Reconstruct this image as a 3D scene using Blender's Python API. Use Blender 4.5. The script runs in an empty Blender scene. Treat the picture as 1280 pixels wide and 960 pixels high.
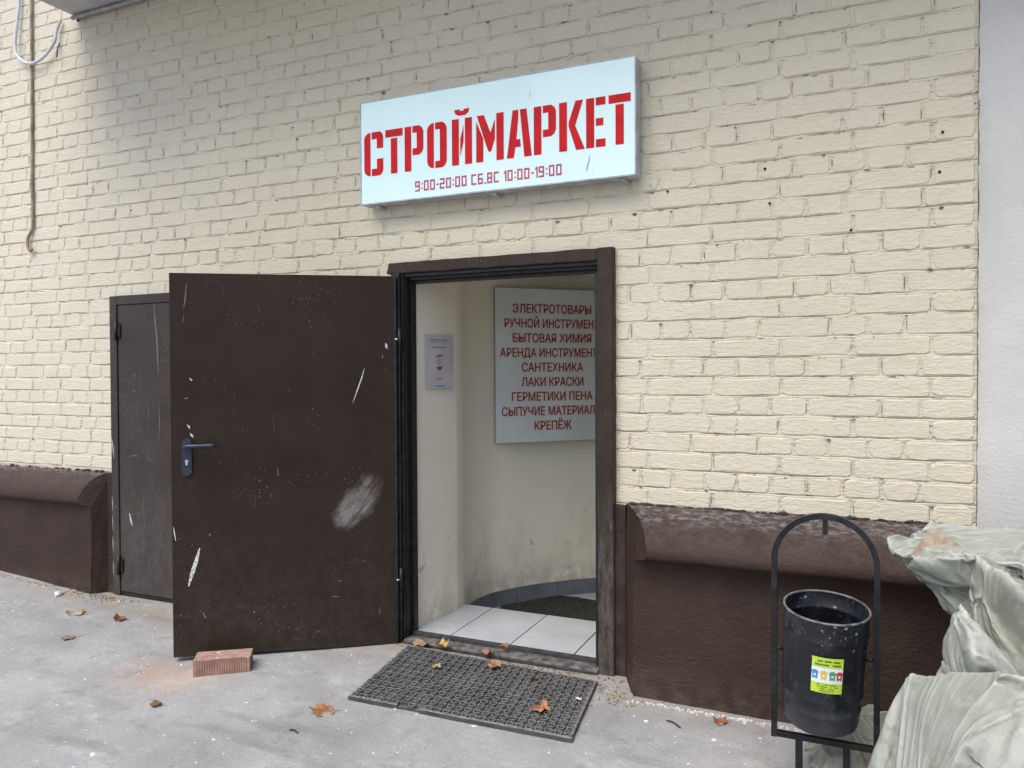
import bpy, bmesh, math, random
from mathutils import Vector, Matrix, noise
R = math.radians
random.seed(7)
sc = bpy.context.scene
col = sc.collection

# ------------------------------------------------------------------ camera
cam_d = bpy.data.cameras.new('camera'); cam = bpy.data.objects.new('camera', cam_d); col.objects.link(cam)
cam_d.sensor_width = 36; cam_d.lens = 27.0744; cam_d.clip_end = 500; cam_d.clip_start = .05
yaw, pit, rol = 0.42014341, -0.01636916, -0.00483668
rt = Vector((math.cos(yaw), math.sin(yaw), 0)); fw = Vector((-math.sin(yaw), math.cos(yaw), 0)); up = Vector((0, 0, 1))
fw2 = fw*math.cos(pit)+up*math.sin(pit); up2 = up*math.cos(pit)-fw*math.sin(pit)
rt3 = rt*math.cos(rol)+up2*math.sin(rol); up3 = up2*math.cos(rol)-rt*math.sin(rol)
CAM = Vector((0, -3.4881, 1.4092))
mw = Matrix((rt3, up3, -fw2)).transposed().to_4x4(); mw.translation = CAM
cam.matrix_world = mw
sc.camera = cam
# ------------------------------------------------------------------ light: overcast day
w = bpy.data.worlds.new('World'); sc.world = w; w.use_nodes = True
wn = w.node_tree.nodes; bg = wn['Background']
sky = wn.new('ShaderNodeTexSky'); sky.sky_type = 'NISHITA'; sky.sun_disc = False
SUN_EL, SUN_AZ = R(58), R(195)     # azimuth clockwise from +Y
sky.sun_elevation = SUN_EL; sky.sun_rotation = SUN_AZ; sky.dust_density = 3.0; sky.air_density = 1.0; sky.ozone_density = 1.0
w.node_tree.links.new(sky.outputs[0], bg.inputs[0]); bg.inputs[1].default_value = 0.118
sun_d = bpy.data.lights.new('sun', 'SUN'); sun_d.energy = 1.5; sun_d.angle = R(50); sun_d.color = (1, .955, .88)
sun = bpy.data.objects.new('sun', sun_d); col.objects.link(sun)
sd = Vector((math.sin(SUN_AZ)*math.cos(SUN_EL), math.cos(SUN_AZ)*math.cos(SUN_EL), math.sin(SUN_EL)))
sun.rotation_euler = sd.to_track_quat('Z', 'Y').to_euler()
sc.view_settings.view_transform = 'Standard'; sc.view_settings.look = 'None'
sc.view_settings.exposure = 0.90; sc.view_settings.gamma = 1.0

# ------------------------------------------------------------------ helpers
def tag(o, label=None, cat=None, group=None, kind=None):
    if label: o['label'] = label
    if cat: o['category'] = cat
    if group: o['group'] = group
    if kind: o['kind'] = kind
    return o
def empty(name, loc=(0, 0, 0), rz=0, **k):
    o = bpy.data.objects.new(name, None); o.location = loc; o.rotation_euler.z = rz
    o.empty_display_size = .1; col.objects.link(o); return tag(o, **k)
def link_mesh(name, me, mat=None, parent=None, **k):
    if mat is not None and not me.materials: me.materials.append(mat)
    o = bpy.data.objects.new(name, me); col.objects.link(o)
    if parent: o.parent = parent
    return tag(o, **k)
class MB:
    def __init__(s): s.v = []; s.f = []; s.sm = []
    def add(s, vs, fs, smooth=False):
        n = len(s.v); s.v += [tuple(v) for v in vs]
        for f in fs: s.f.append(tuple(i+n for i in f)); s.sm.append(smooth)
    def box(s, x0, x1, y0, y1, z0, z1, b=0.0, M=None):
        if b <= 0:
            vs = [(x, y, z) for x in (x0, x1) for y in (y0, y1) for z in (z0, z1)]
            fs = [(0, 1, 3, 2), (4, 6, 7, 5), (0, 4, 5, 1), (2, 3, 7, 6), (0, 2, 6, 4), (1, 5, 7, 3)]
        else:
            bm = bmesh.new(); bmesh.ops.create_cube(bm, size=1)
            for v in bm.verts: v.co = Vector((x0 if v.co.x < 0 else x1, y0 if v.co.y < 0 else y1, z0 if v.co.z < 0 else z1))
            bmesh.ops.bevel(bm, geom=list(bm.edges), offset=b, segments=2, affect='EDGES', profile=.5)
            vs = [v.co.copy() for v in bm.verts]; bm.verts.index_update()
            fs = [[v.index for v in f.verts] for f in bm.faces]; bm.free()
        if M is not None: vs = [M @ Vector(v) for v in vs]
        s.add(vs, fs); return s
    def tube(s, pts, r, n=10, close=True, square=False):
        pts = [Vector(p) for p in pts]; rs = r if isinstance(r, (list, tuple)) else [r]*len(pts)
        rings = []; prev = None
        for i, p in enumerate(pts):
            t = (pts[min(i+1, len(pts)-1)]-pts[max(i-1, 0)]).normalized()
            if prev is None:
                a = Vector((0, 1, 0)) if abs(t.y) < .8 else Vector((1, 0, 0))
            else: a = prev
            a = (a-t*a.dot(t)).normalized(); prev = a; b = t.cross(a)
            k = 4 if square else n
            off = math.pi/4 if square else 0
            rr = rs[i]*(math.sqrt(2) if square else 1)
            rings.append([p+(a*math.cos(off+2*math.pi*j/k)+b*math.sin(off+2*math.pi*j/k))*rr for j in range(k)])
        k = len(rings[0]); vs = [v for rg in rings for v in rg]; fs = []
        for i in range(len(rings)-1):
            for j in range(k): fs.append((i*k+j, i*k+(j+1) % k, (i+1)*k+(j+1) % k, (i+1)*k+j))
        if close: fs.append(tuple(range(k))[::-1]); fs.append(tuple((len(rings)-1)*k+j for j in range(k)))
        s.add(vs, fs, not square); return s
    def lathe(s, prof, n=48, M=None):
        vs = []; fs = []
        for (r, z) in prof:
            for j in range(n): vs.append(Vector((r*math.cos(2*math.pi*j/n), r*math.sin(2*math.pi*j/n), z)))
        for i in range(len(prof)-1):
            for j in range(n): fs.append((i*n+j, i*n+(j+1) % n, (i+1)*n+(j+1) % n, (i+1)*n+j))
        if M is not None: vs = [M @ v for v in vs]
        s.add(vs, fs, True); return s
    def prism(s, poly, a, b, T):      # 2-D polygon extruded from depth a to b; T maps (u, v, d) to 3-D
        n = len(poly); vs = [T(u, v, a) for u, v in poly]+[T(u, v, b) for u, v in poly]
        fs = [tuple(range(n)), tuple(range(n, 2*n))[::-1]]+[(i, i+n, (i+1) % n+n, (i+1) % n) for i in range(n)]
        s.add(vs, fs); return s
    def mesh(s, name):
        me = bpy.data.meshes.new(name); me.from_pydata(s.v, [], s.f)
        me.polygons.foreach_set('use_smooth', s.sm); me.update(); return me
    def build(s, name, mat, parent=None, fix=True, **k):
        me = s.mesh(name)
        if fix:
            bm = bmesh.new(); bm.from_mesh(me); bmesh.ops.recalc_face_normals(bm, faces=bm.faces); bm.to_mesh(me); bm.free()
        return link_mesh(name, me, mat, parent, **k)
def fbm(x, y, z=0, o=4): return noise.fractal(Vector((x, y, z)), 1.0, 2.0, o)

# ------------------------------------------------------------------ material builder
class NT:
    def __init__(s, name):
        s.m = bpy.data.materials.new(name); s.m.use_nodes = True; s.t = s.m.node_tree; s.n = s.t.nodes
        s.b = s.n['Principled BSDF']; s.geo = s.n.new('ShaderNodeNewGeometry').outputs['Position']
        s.obj = s.n.new('ShaderNodeTexCoord').outputs['Object']
    def L(s, a, b): s.t.links.new(a, b)
    def inp(s, sock, v):
        if isinstance(v, bpy.types.NodeSocket): s.L(v, sock)
        else: sock.default_value = v
    def map(s, v, scale=(1, 1, 1), rot=(0, 0, 0), loc=(0, 0, 0)):
        n = s.n.new('ShaderNodeMapping'); s.L(v, n.inputs[0]); n.inputs['Scale'].default_value = scale
        n.inputs['Rotation'].default_value = rot; n.inputs['Location'].default_value = loc; return n.outputs[0]
    def noise(s, v, scale, detail=4, rough=.55, dist=0):
        n = s.n.new('ShaderNodeTexNoise'); s.L(v, n.inputs['Vector']); n.inputs['Scale'].default_value = scale
        n.inputs['Detail'].default_value = detail; n.inputs['Roughness'].default_value = rough; n.inputs['Distortion'].default_value = dist
        return n.outputs[0]
    def vor(s, v, scale, feature='F1', rnd=1):
        n = s.n.new('ShaderNodeTexVoronoi'); n.feature = feature; s.L(v, n.inputs['Vector']); n.inputs['Scale'].default_value = scale
        n.inputs['Randomness'].default_value = rnd; return n.outputs['Distance']
    def vorc(s, v, scale):
        n = s.n.new('ShaderNodeTexVoronoi'); s.L(v, n.inputs['Vector']); n.inputs['Scale'].default_value = scale
        return n.outputs['Distance'], n.outputs['Color']
    def step(s, v, a, b, c0=0, c1=1):
        n = s.n.new('ShaderNodeMapRange'); n.interpolation_type = 'SMOOTHSTEP'; s.L(v, n.inputs[0])
        n.inputs[1].default_value = a; n.inputs[2].default_value = b; n.inputs[3].default_value = c0; n.inputs[4].default_value = c1
        return n.outputs[0]
    def math(s, op, a, b=0, c=None):
        n = s.n.new('ShaderNodeMath'); n.operation = op; s.inp(n.inputs[0], a); s.inp(n.inputs[1], b)
        if c is not None: s.inp(n.inputs[2], c)
        return n.outputs[0]
    def mix(s, f, a, b, mode='MIX'):
        n = s.n.new('ShaderNodeMix'); n.data_type = 'RGBA'; n.blend_type = mode; s.inp(n.inputs[0], f)
        for k, v in ((6, a), (7, b)):
            if isinstance(v, (tuple, list)): v = (*v[:3], 1)
            s.inp(n.inputs[k], v)
        return n.outputs[2]
    def sep(s, v):
        n = s.n.new('ShaderNodeSeparateXYZ'); s.L(v, n.inputs[0]); return n.outputs
    def bump(s, h, strength=.5, dist=.01, prev=None):
        n = s.n.new('ShaderNodeBump'); s.L(h, n.inputs['Height']); n.inputs['Strength'].default_value = strength
        n.inputs['Distance'].default_value = dist
        if prev is not None: s.L(prev, n.inputs['Normal'])
        return n.outputs[0]
    def out(s, colr=None, rough=None, normal=None, metal=None, spec=None):
        if colr is not None:
            if isinstance(colr, tuple): colr = (*colr[:3], 1)
            s.inp(s.b.inputs['Base Color'], colr)
        if rough is not None: s.inp(s.b.inputs['Roughness'], rough)
        if normal is not None: s.L(normal, s.b.inputs['Normal'])
        if metal is not None: s.inp(s.b.inputs['Metallic'], metal)
        if spec is not None: s.inp(s.b.inputs['Specular IOR Level'], spec)
        return s.m
def simple(name, c, rough=.6, var=.12, scale=30, bump=.15, bd=.001, spec=.4, metal=0):
    t = NT(name); n = t.noise(t.obj, scale, 5)
    c2 = tuple(max(0, x*(1-var*1.6)) for x in c); c1 = tuple(min(1, x*(1+var)) for x in c)
    colr = t.mix(t.step(n, .3, .7), c2, c1)
    return t.out(colr, rough, t.bump(t.noise(t.obj, scale*3, 4), bump, bd), metal, spec)

# cream paint over brick
def cream(name, mortar=False):
    t = NT(name); P = t.geo; Ph = t.map(P, (1, 1, 3.2))
    big = t.noise(P, .9, 3); mid = t.noise(P, 7, 4); fine = t.noise(P, 130, 4, .65)
    c = t.mix(t.step(big, .35, .65), (.580, .535, .415), (.612, .562, .445))
    xs = t.sep(P)
    c = t.mix(t.step(xs[0], -5.2, -3.0, .45, 0), c, (.60, .565, .50))
    c = t.mix(t.step(mid, .45, .75, 0, .22), c, (.50, .45, .345))
    c = t.mix(t.step(t.noise(P, 26, 3), .55, .8, 0, .25), c, (.66, .61, .50))
    # dirt pits and hair cracks
    d, vc = t.vorc(P, 15); size = t.math('MULTIPLY', t.step(t.sep(vc)[0], .80, 1.0), .045 if not mortar else .08)
    pit = t.math('LESS_THAN', t.math('ADD', d, t.math('MULTIPLY', t.noise(P, 120, 2), .08)), t.math('ADD', size, .015))
    if mortar:
        cr = t.math('MULTIPLY', t.step(t.noise(Ph, 34, 3, .5, 1.0), .57, .66), t.step(t.noise(P, 9, 2), .42, .6))
        pit = t.math('MAXIMUM', pit, cr)
    c = t.mix(t.math('MULTIPLY', pit, .85), c, (.10, .075, .05))
    h = t.math('ADD', t.math('MULTIPLY', t.noise(Ph, 22, 5, .6), 1.0), t.math('MULTIPLY', fine, .35))
    nm = t.bump(h, .75 if not mortar else 1.0, .006)
    nm = t.bump(pit, -.7, .004, nm)
    # coarse lumps of old paint
    lump = t.step(t.noise(t.map(P, (1, 1, 1.6)), 30, 5, .7, 1.2), .5, .62)
    nm = t.bump(lump, .30, .0020, nm)
    # slanting chips and trowelled drips
    ch = t.step(t.noise(t.map(P, (1, 1, 2.4), (0, R(12), 0)), 11, 2, .4, 1.5), .56, .60)
    nm = t.bump(ch, .35, .0022, nm)
    return t.out(c, .62, nm, spec=.35)
M_cream = cream('cream_paint'); M_mortar = cream('cream_paint_mortar', True)

def brown_stucco():
    t = NT('brown_plinth_paint'); P = t.geo; Ph = t.map(P, (1, 1, 2.6))
    c = t.mix(t.step(t.noise(P, 3, 4), .35, .65), (.033, .0195, .0145), (.044, .0265, .020))
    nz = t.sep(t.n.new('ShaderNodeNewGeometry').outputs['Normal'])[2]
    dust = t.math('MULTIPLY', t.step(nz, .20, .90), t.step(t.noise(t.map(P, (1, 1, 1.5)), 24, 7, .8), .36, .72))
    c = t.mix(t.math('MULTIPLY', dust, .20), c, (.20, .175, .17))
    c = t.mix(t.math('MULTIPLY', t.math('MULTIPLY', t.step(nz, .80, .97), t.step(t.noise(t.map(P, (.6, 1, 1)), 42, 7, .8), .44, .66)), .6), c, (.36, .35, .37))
    low = t.math('MULTIPLY', t.step(t.sep(P)[2], .0, .16, .30, 0), t.step(t.noise(P, 14, 4), .35, .7))
    c = t.mix(low, c, (.13, .10, .085))
    d, vc = t.vorc(P, 17); spot = t.math('LESS_THAN', t.math('ADD', d, t.math('MULTIPLY', t.noise(P, 90, 2), .1)), t.math('ADD', .03, t.math('MULTIPLY', t.step(t.sep(vc)[1], .8, 1), .08)))
    spot = t.math('MULTIPLY', spot, t.math('GREATER_THAN', t.sep(vc)[2], .80))
    c = t.mix(spot, c, (.62, .61, .6))
    h = t.math('ADD', t.noise(t.map(P, (1, 1, 1.7)), 30, 6, .68, .3), t.math('MULTIPLY', t.noise(P, 110, 3), .3))
    return t.out(c, .62, t.bump(h, .85, .009), spec=.25)
M_plinth = brown_stucco()

def white_stucco():
    t = NT('white_stucco'); P = t.geo
    c = t.mix(t.step(t.noise(P, 2.2, 4), .35, .65), (.475, .47, .45), (.545, .54, .52))
    c = t.mix(t.step(t.noise(P, 18, 5, .65), .6, .75, 0, .35), c, (.36, .36, .38))
    h = t.noise(P, 75, 4, .6)
    nm = t.bump(t.math('MAXIMUM', h, .47), .8, .006)
    return t.out(c, .8, nm, spec=.2)
M_white = white_stucco()
def ground_mat():
    t = NT('worn_concrete'); P = t.geo; s = t.sep(P)
    c = t.mix(t.step(t.noise(P, 1.3, 5, .6), .3, .7), (.245, .25, .253), (.35, .355, .358))
    c = t.mix(t.step(t.noise(t.map(P, (1, 1.9, 1), (0, 0, R(25))), 3.4, 6, .7), .5, .7, 0, .6), c, (.43, .44, .445))
    c = t.mix(t.step(t.noise(P, 8, 6, .7), .53, .72, 0, .5), c, (.17, .17, .175))
    c = t.mix(t.step(t.noise(P, 60, 4, .7), .5, .75, 0, .4), c, (.14, .14, .145))
    # wet looking darker streaks in front
    st = t.noise(t.map(P, (.5, 2.6, 1), (0, 0, R(18))), 2.1, 4, .6)
    c = t.mix(t.step(st, .54, .72, 0, .45), c, (.15, .155, .16))
    # sand and dirt along the foot of the building
    tan = t.math('MULTIPLY', t.step(s[1], -.42, -.04), t.step(t.noise(P, 6, 5, .6), .38, .6))
    c = t.mix(t.math('MULTIPLY', tan, .75), c, (.30, .235, .16))
    # orange brick dust
    v = t.n.new('ShaderNodeVectorMath'); v.operation = 'DISTANCE'
    t.L(t.map(P, (1, 1.5, 0), (0, 0, 0), (0, 0, 0)), v.inputs[0]); v.inputs[1].default_value = (-3.03, -.80*1.5, 0)
    dist = t.math('ADD', v.outputs['Value'], t.math('MULTIPLY', t.noise(P, 7, 4), .35))
    c = t.mix(t.math('MULTIPLY', t.step(dist, .12, .62, .60, 0), t.step(t.noise(P, 22, 6, .75), .25, .62)), c, (.47, .28, .18))
    # flecks of paint
    for sc_, th, amt in ((5, .80, .085), (13, .86, .10), (30, .90, .12), (70, .88, .14)):
        d, vc = t.vorc(P, sc_)
        dd = t.math('ADD', d, t.math('MULTIPLY', t.math('SUBTRACT', t.noise(P, sc_*7, 3), .5), .28))
        m = t.math('MULTIPLY', t.math('LESS_THAN', dd, amt), t.math('GREATER_THAN', t.sep(vc)[0], th))
        c = t.mix(t.math('MULTIPLY', m, .85), c, (.62, .64, .65))
    # fine cracks
    e = t.vor(t.map(P, (1, 1, 1)), 1.3, 'DISTANCE_TO_EDGE')
    cr = t.math('LESS_THAN', t.math('ADD', e, t.math('MULTIPLY', t.math('SUBTRACT', t.noise(P, 7, 4), .5), .12)), .004)
    cr = t.math('MULTIPLY', cr, t.step(t.noise(P, 2.7, 2), .60, .64))
    c = t.mix(t.step(t.vor(P, 170), .05, .45, .28, 0), c, (.46, .45, .44))
    c = t.mix(t.step(t.noise(P, 210, 2, .6), .56, .66, 0, .35), c, (.12, .12, .12))
    h = t.math('ADD', t.noise(P, 25, 6, .7), t.math('MULTIPLY', t.noise(P, 160, 3), .6))
    rg = t.step(st, .5, .75, .85, .55)
    return t.out(c, rg, t.bump(h, .55, .006), spec=.3)
M_ground = ground_mat()

def door_paint(name, base, dusty, specks=.62, smear=False, weather=0.0):
    t = NT(name); P = t.obj; s = t.sep(P)
    c = t.mix(t.step(t.noise(P, 3.5, 5), .35, .7), tuple(x*.82 for x in base), tuple(x*1.15 for x in base))
    lo = t.step(s[2], .15, .95, .75, .0)
    dust = t.math('MULTIPLY', t.math('ADD', lo, t.step(t.noise(P, 2.3, 4), .52, .75, 0, .5)), t.step(t.noise(P, 17, 5, .7), .25, .75))
    c = t.mix(t.math('MULTIPLY', dust, .55), c, dusty)
    # fine dust, drips and speckles of white paint
    c = t.mix(t.step(t.noise(t.map(P, (9, 9, 1)), 6, 5, .7), .62, .8, 0, .22), c, (.30, .28, .27))
    for sc_, th, amt in ((22, .86, .06), (52, .80, .10), (110, .74, .15)):
        d, vc = t.vorc(t.map(P, (1, 1, .75)), sc_)
        cl = t.step(t.noise(P, 3.1, 3), .48, .66)
        m = t.math('MULTIPLY', t.math('LESS_THAN', t.math('ADD', d, t.math('MULTIPLY', t.noise(P, sc_*5, 2), .06)), amt+.03), t.math('GREATER_THAN', t.sep(vc)[0], th))
        c = t.mix(t.math('MULTIPLY', t.math('MULTIPLY', m, cl), specks), c, (.55, .52, .48))
    # scratches
    sn = t.noise(t.map(P, (60, 60, 3.5), (0, R(9), 0)), 1.0, 3, .6)
    c = t.mix(t.math('MULTIPLY', t.step(sn, .70, .76), t.step(t.noise(P, 4, 2), .5, .62, 0, .45)), c, (.45, .43, .42))
    if weather:
        wz = t.math('MULTIPLY', t.step(s[2], .3, .95, 1, .12), t.step(t.noise(t.map(P, (3.5, 3.5, 1)), 7, 7, .8), .36, .66))
        c = t.mix(t.math('MULTIPLY', wz, weather), c, (.115, .108, .105))
        w2 = t.step(t.noise(t.map(P, (10, 10, 1.3)), 9, 6, .8), .66, .70)
        c = t.mix(t.math('MULTIPLY', w2, .8), c, (.5, .49, .47))
    if smear:
        u = t.math('SUBTRACT', s[0], .205); v = t.math('SUBTRACT', s[2], .735)
        a, b = math.cos(R(38)), math.sin(R(38))
        p = t.math('ADD', t.math('MULTIPLY', u, a), t.math('MULTIPLY', v, b)); q = t.math('SUBTRACT', t.math('MULTIPLY', v, a), t.math('MULTIPLY', u, b))
        rr = t.math('ADD', t.math('POWER', t.math('DIVIDE', p, .085), 2), t.math('POWER', t.math('DIVIDE', q, .165), 2))
        rr = t.math('ADD', rr, t.math('MULTIPLY', t.math('SUBTRACT', t.noise(P, 7, 4), .5), 2.8))
        st = t.noise(t.map(t.map(P, (1, 1, 1), (0, R(-52), 0)), (8, 8, 48)), 1.0, 7, .8, 1.2)
        st = t.math('ADD', st, t.math('MULTIPLY', t.math('SUBTRACT', .9, rr), .12))
        m = t.math('MULTIPLY', t.step(rr, .35, 1.3, 1, 0), t.step(st, .30, .85))
        c = t.mix(t.math('MULTIPLY', m, .55), c, (.42, .41, .40))
    h = t.math('ADD', t.noise(P, 60, 4), t.math('MULTIPLY', t.noise(P, 8, 2), 1.5))
    r = t.step(t.noise(P, 5, 4), .3, .7, .38, .56)
    return t.out(c, r, t.bump(h, .16, .0025), spec=.24)
M_leaf = door_paint('door_brown_paint', (.022, .0122, .0075), (.055, .044, .038), smear=True)
M_small = door_paint('small_door_paint', (.040, .031, .029), (.095, .087, .090), specks=.8, weather=.25)
M_wood = door_paint('casing_brown_paint', (.030, .018, .012), (.06, .05, .044), specks=.7, weather=.85)
M_steel = simple('black_steel_frame', (.014, .013, .014), .45, .4, 25, .2)
M_sill = simple('worn_sill_metal', (.14, .135, .13), .55, .4, 22, .4, .002)
M_silldark = simple('dark_sill_edge', (.045, .045, .048), .5, .3, 30, .3)
M_handle = simple('dark_blue_handle', (.022, .03, .055), .32, .2, 40, .05)
M_metal = simple('bright_metal', (.55, .55, .55), .35, .1, 50, .05, metal=.8)
M_markwhite = simple('white_paint_mark', (.60, .60, .58), .7, .45, 160, .3)
M_signface = None
def sign_face():
    t = NT('sign_face_acrylic'); P = t.geo
    c = t.mix(t.step(t.noise(P, 1.6, 3), .35, .65), (.66, .865, .875), (.72, .905, .905))
    c = t.mix(t.step(t.noise(t.map(P, (6, 6, 1)), 5, 5, .7), .68, .8, 0, .18), c, (.35, .45, .55))
    return t.out(c, .35, t.bump(t.noise(P, 2.5, 2), .1, .004), spec=.35)
M_signface = sign_face()
M_signside = simple('sign_side_metal', (.42, .44, .46), .45, .15, 18, .1)
M_red = simple('red_vinyl', (.56, .012, .018), .5, .08, 14, .05, spec=.15)
M_redthin = simple('red_vinyl_small', (.47, .06, .11), .4, .08, 14, .05)
def plaster():
    t = NT('interior_plaster'); P = t.geo; s = t.sep(P)
    c = t.mix(t.step(t.noise(P, 1.5, 4), .35, .65), (.84, .78, .64), (.87, .81, .67))
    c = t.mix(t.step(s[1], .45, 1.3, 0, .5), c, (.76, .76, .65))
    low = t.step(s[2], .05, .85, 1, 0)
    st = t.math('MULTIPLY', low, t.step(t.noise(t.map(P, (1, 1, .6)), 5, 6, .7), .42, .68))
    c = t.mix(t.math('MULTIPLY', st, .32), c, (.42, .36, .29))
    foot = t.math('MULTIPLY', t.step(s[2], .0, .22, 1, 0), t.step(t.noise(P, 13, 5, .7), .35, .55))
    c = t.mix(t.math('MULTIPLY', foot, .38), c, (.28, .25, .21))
    pt = t.math('MULTIPLY', t.step(t.noise(P, 11, 4, .6), .665, .68), t.step(s[2], .3, .6, 1, 0))
    c = t.mix(t.math('MULTIPLY', pt, .7), c, (.40, .41, .42))
    return t.out(c, .7, t.bump(t.noise(P, 40, 4), .25, .003), spec=.3)
M_plaster = plaster()
def tile():
    t = NT('pale_floor_tile'); P = t.geo
    c = t.mix(t.step(t.noise(P, 4, 5), .3, .7), (.40, .42, .46), (.48, .50, .53))
    c = t.mix(t.step(t.noise(P, 35, 5, .7), .55, .75, 0, .35), c, (.30, .30, .31))
    return t.out(c, .38, t.bump(t.noise(P, 30, 3), .1, .002), spec=.5)
M_tile = tile()
M_skirt = simple('grey_skirting_tile', (.16, .175, .20), .4, .15, 9, .05)
M_grout = simple('grout', (.16, .15, .14), .9, .3, 40, .4)
M_board = simple('board_white_blue', (.62, .67, .67), .4, .05, 3, .04)
M_text = simple('dark_red_text', (.36, .045, .03), .5, .05, 30, .02)
M_boardedge = simple('board_edge', (.30, .32, .33), .5, .1, 20, .05)
M_poster = simple('poster_lilac', (.60, .54, .57), .4, .08, 5, .05)
M_ink = simple('faint_ink', (.12, .11, .14), .6, .1, 30, .02)
M_inkpale = simple('pale_ink', (.24, .22, .28), .6, .1, 30, .02)
M_paper = simple('white_paper', (.66, .68, .70), .6, .05, 20, .05)
def rubber():
    t = NT('black_rubber'); P = t.geo
    c = t.mix(t.step(t.noise(P, 7, 5, .7), .35, .7), (.035, .036, .038), (.075, .075, .074))
    nz = t.sep(t.n.new('ShaderNodeNewGeometry').outputs['Normal'])[2]
    c = t.mix(t.math('MULTIPLY', t.step(nz, .5, .95), t.step(t.noise(P, 45, 4, .7), .38, .60, .25, .85)), c, (.27, .27, .26))
    return t.out(c, .6, t.bump(t.noise(P, 150, 3), .3, .001), spec=.35)
M_rubber = rubber()
def dusty_dirt():
    t = NT('mat_dust'); P = t.geo
    c = t.mix(t.step(t.noise(P, 14, 5, .7), .4, .65), (.045, .045, .044), (.15, .145, .135))
    return t.out(c, .9, t.bump(t.noise(P, 90, 3), .4, .003), spec=.1)
M_matbase = dusty_dirt()
M_darkmat = simple('dark_carpet', (.028, .03, .026), .95, .5, 60, .8, .004)
M_slab = simple('grey_slab_paint', (.46, .45, .46), .8, .1, 6, .3, .003)
M_conduit = simple('grey_conduit', (.33, .33, .32), .5, .2, 20, .1)
M_blackcable = simple('black_cable', (.02, .02, .022), .5, .3, 30, .1)
M_whitecable = simple('white_cable', (.55, .60, .64), .45, .12, 22, .1)
M_browncable = simple('painted_brown_cable', (.30, .245, .18), .6, .25, 14, .3)
def bin_metal():
    t = NT('bin_black_paint'); P = t.obj
    c = t.mix(t.step(t.noise(P, 6, 5), .35, .7), (.005, .006, .009), (.012, .014, .019))
    c = t.mix(t.step(t.noise(t.map(P, (1, 1, .45)), 9, 6, .8), .54, .78, 0, .55), c, (.12, .13, .145))
    c = t.mix(t.step(t.sep(P)[2], .0, .16, .32, 0), c, (.10, .105, .115))
    z = t.sep(P)[2]
    d, vc = t.vorc(P, 30); m = t.math('MULTIPLY', t.math('LESS_THAN', t.math('ADD', d, t.math('MULTIPLY', t.noise(P, 150, 2), .15)), .26), t.math('GREATER_THAN', t.sep(vc)[0], t.step(z, .30, .42, .84, .56)))
    m = t.math('MULTIPLY', m, t.step(z, .28, .42, .22, .62))
    c = t.mix(m, c, (.33, .34, .35))
    band = t.math('MULTIPLY', t.step(z, .30, .40), t.step(t.noise(P, 14, 3), .40, .58))
    c = t.mix(t.math('MULTIPLY', band, t.step(t.noise(t.map(P, (1, 1, .8)), 110, 3, .6), .61, .70, 0, .65)), c, (.36, .37, .39))
    c = t.mix(t.math('MULTIPLY', t.step(t.noise(P, 5, 6, .8), .50, .66), .35), c, (.07, .08, .095))
    return t.out(c, t.step(t.noise(P, 12, 5), .3, .7, .28, .5), t.bump(t.noise(P, 25, 4), .2, .003), spec=.5)
M_bin = bin_metal()
M_binframe = simple('bin_frame_black', (.009, .010, .013), .42, .5, 26, .25)
M_rim = simple('bin_rim_worn', (.12, .125, .135), .4, .4, 30, .2)
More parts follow.
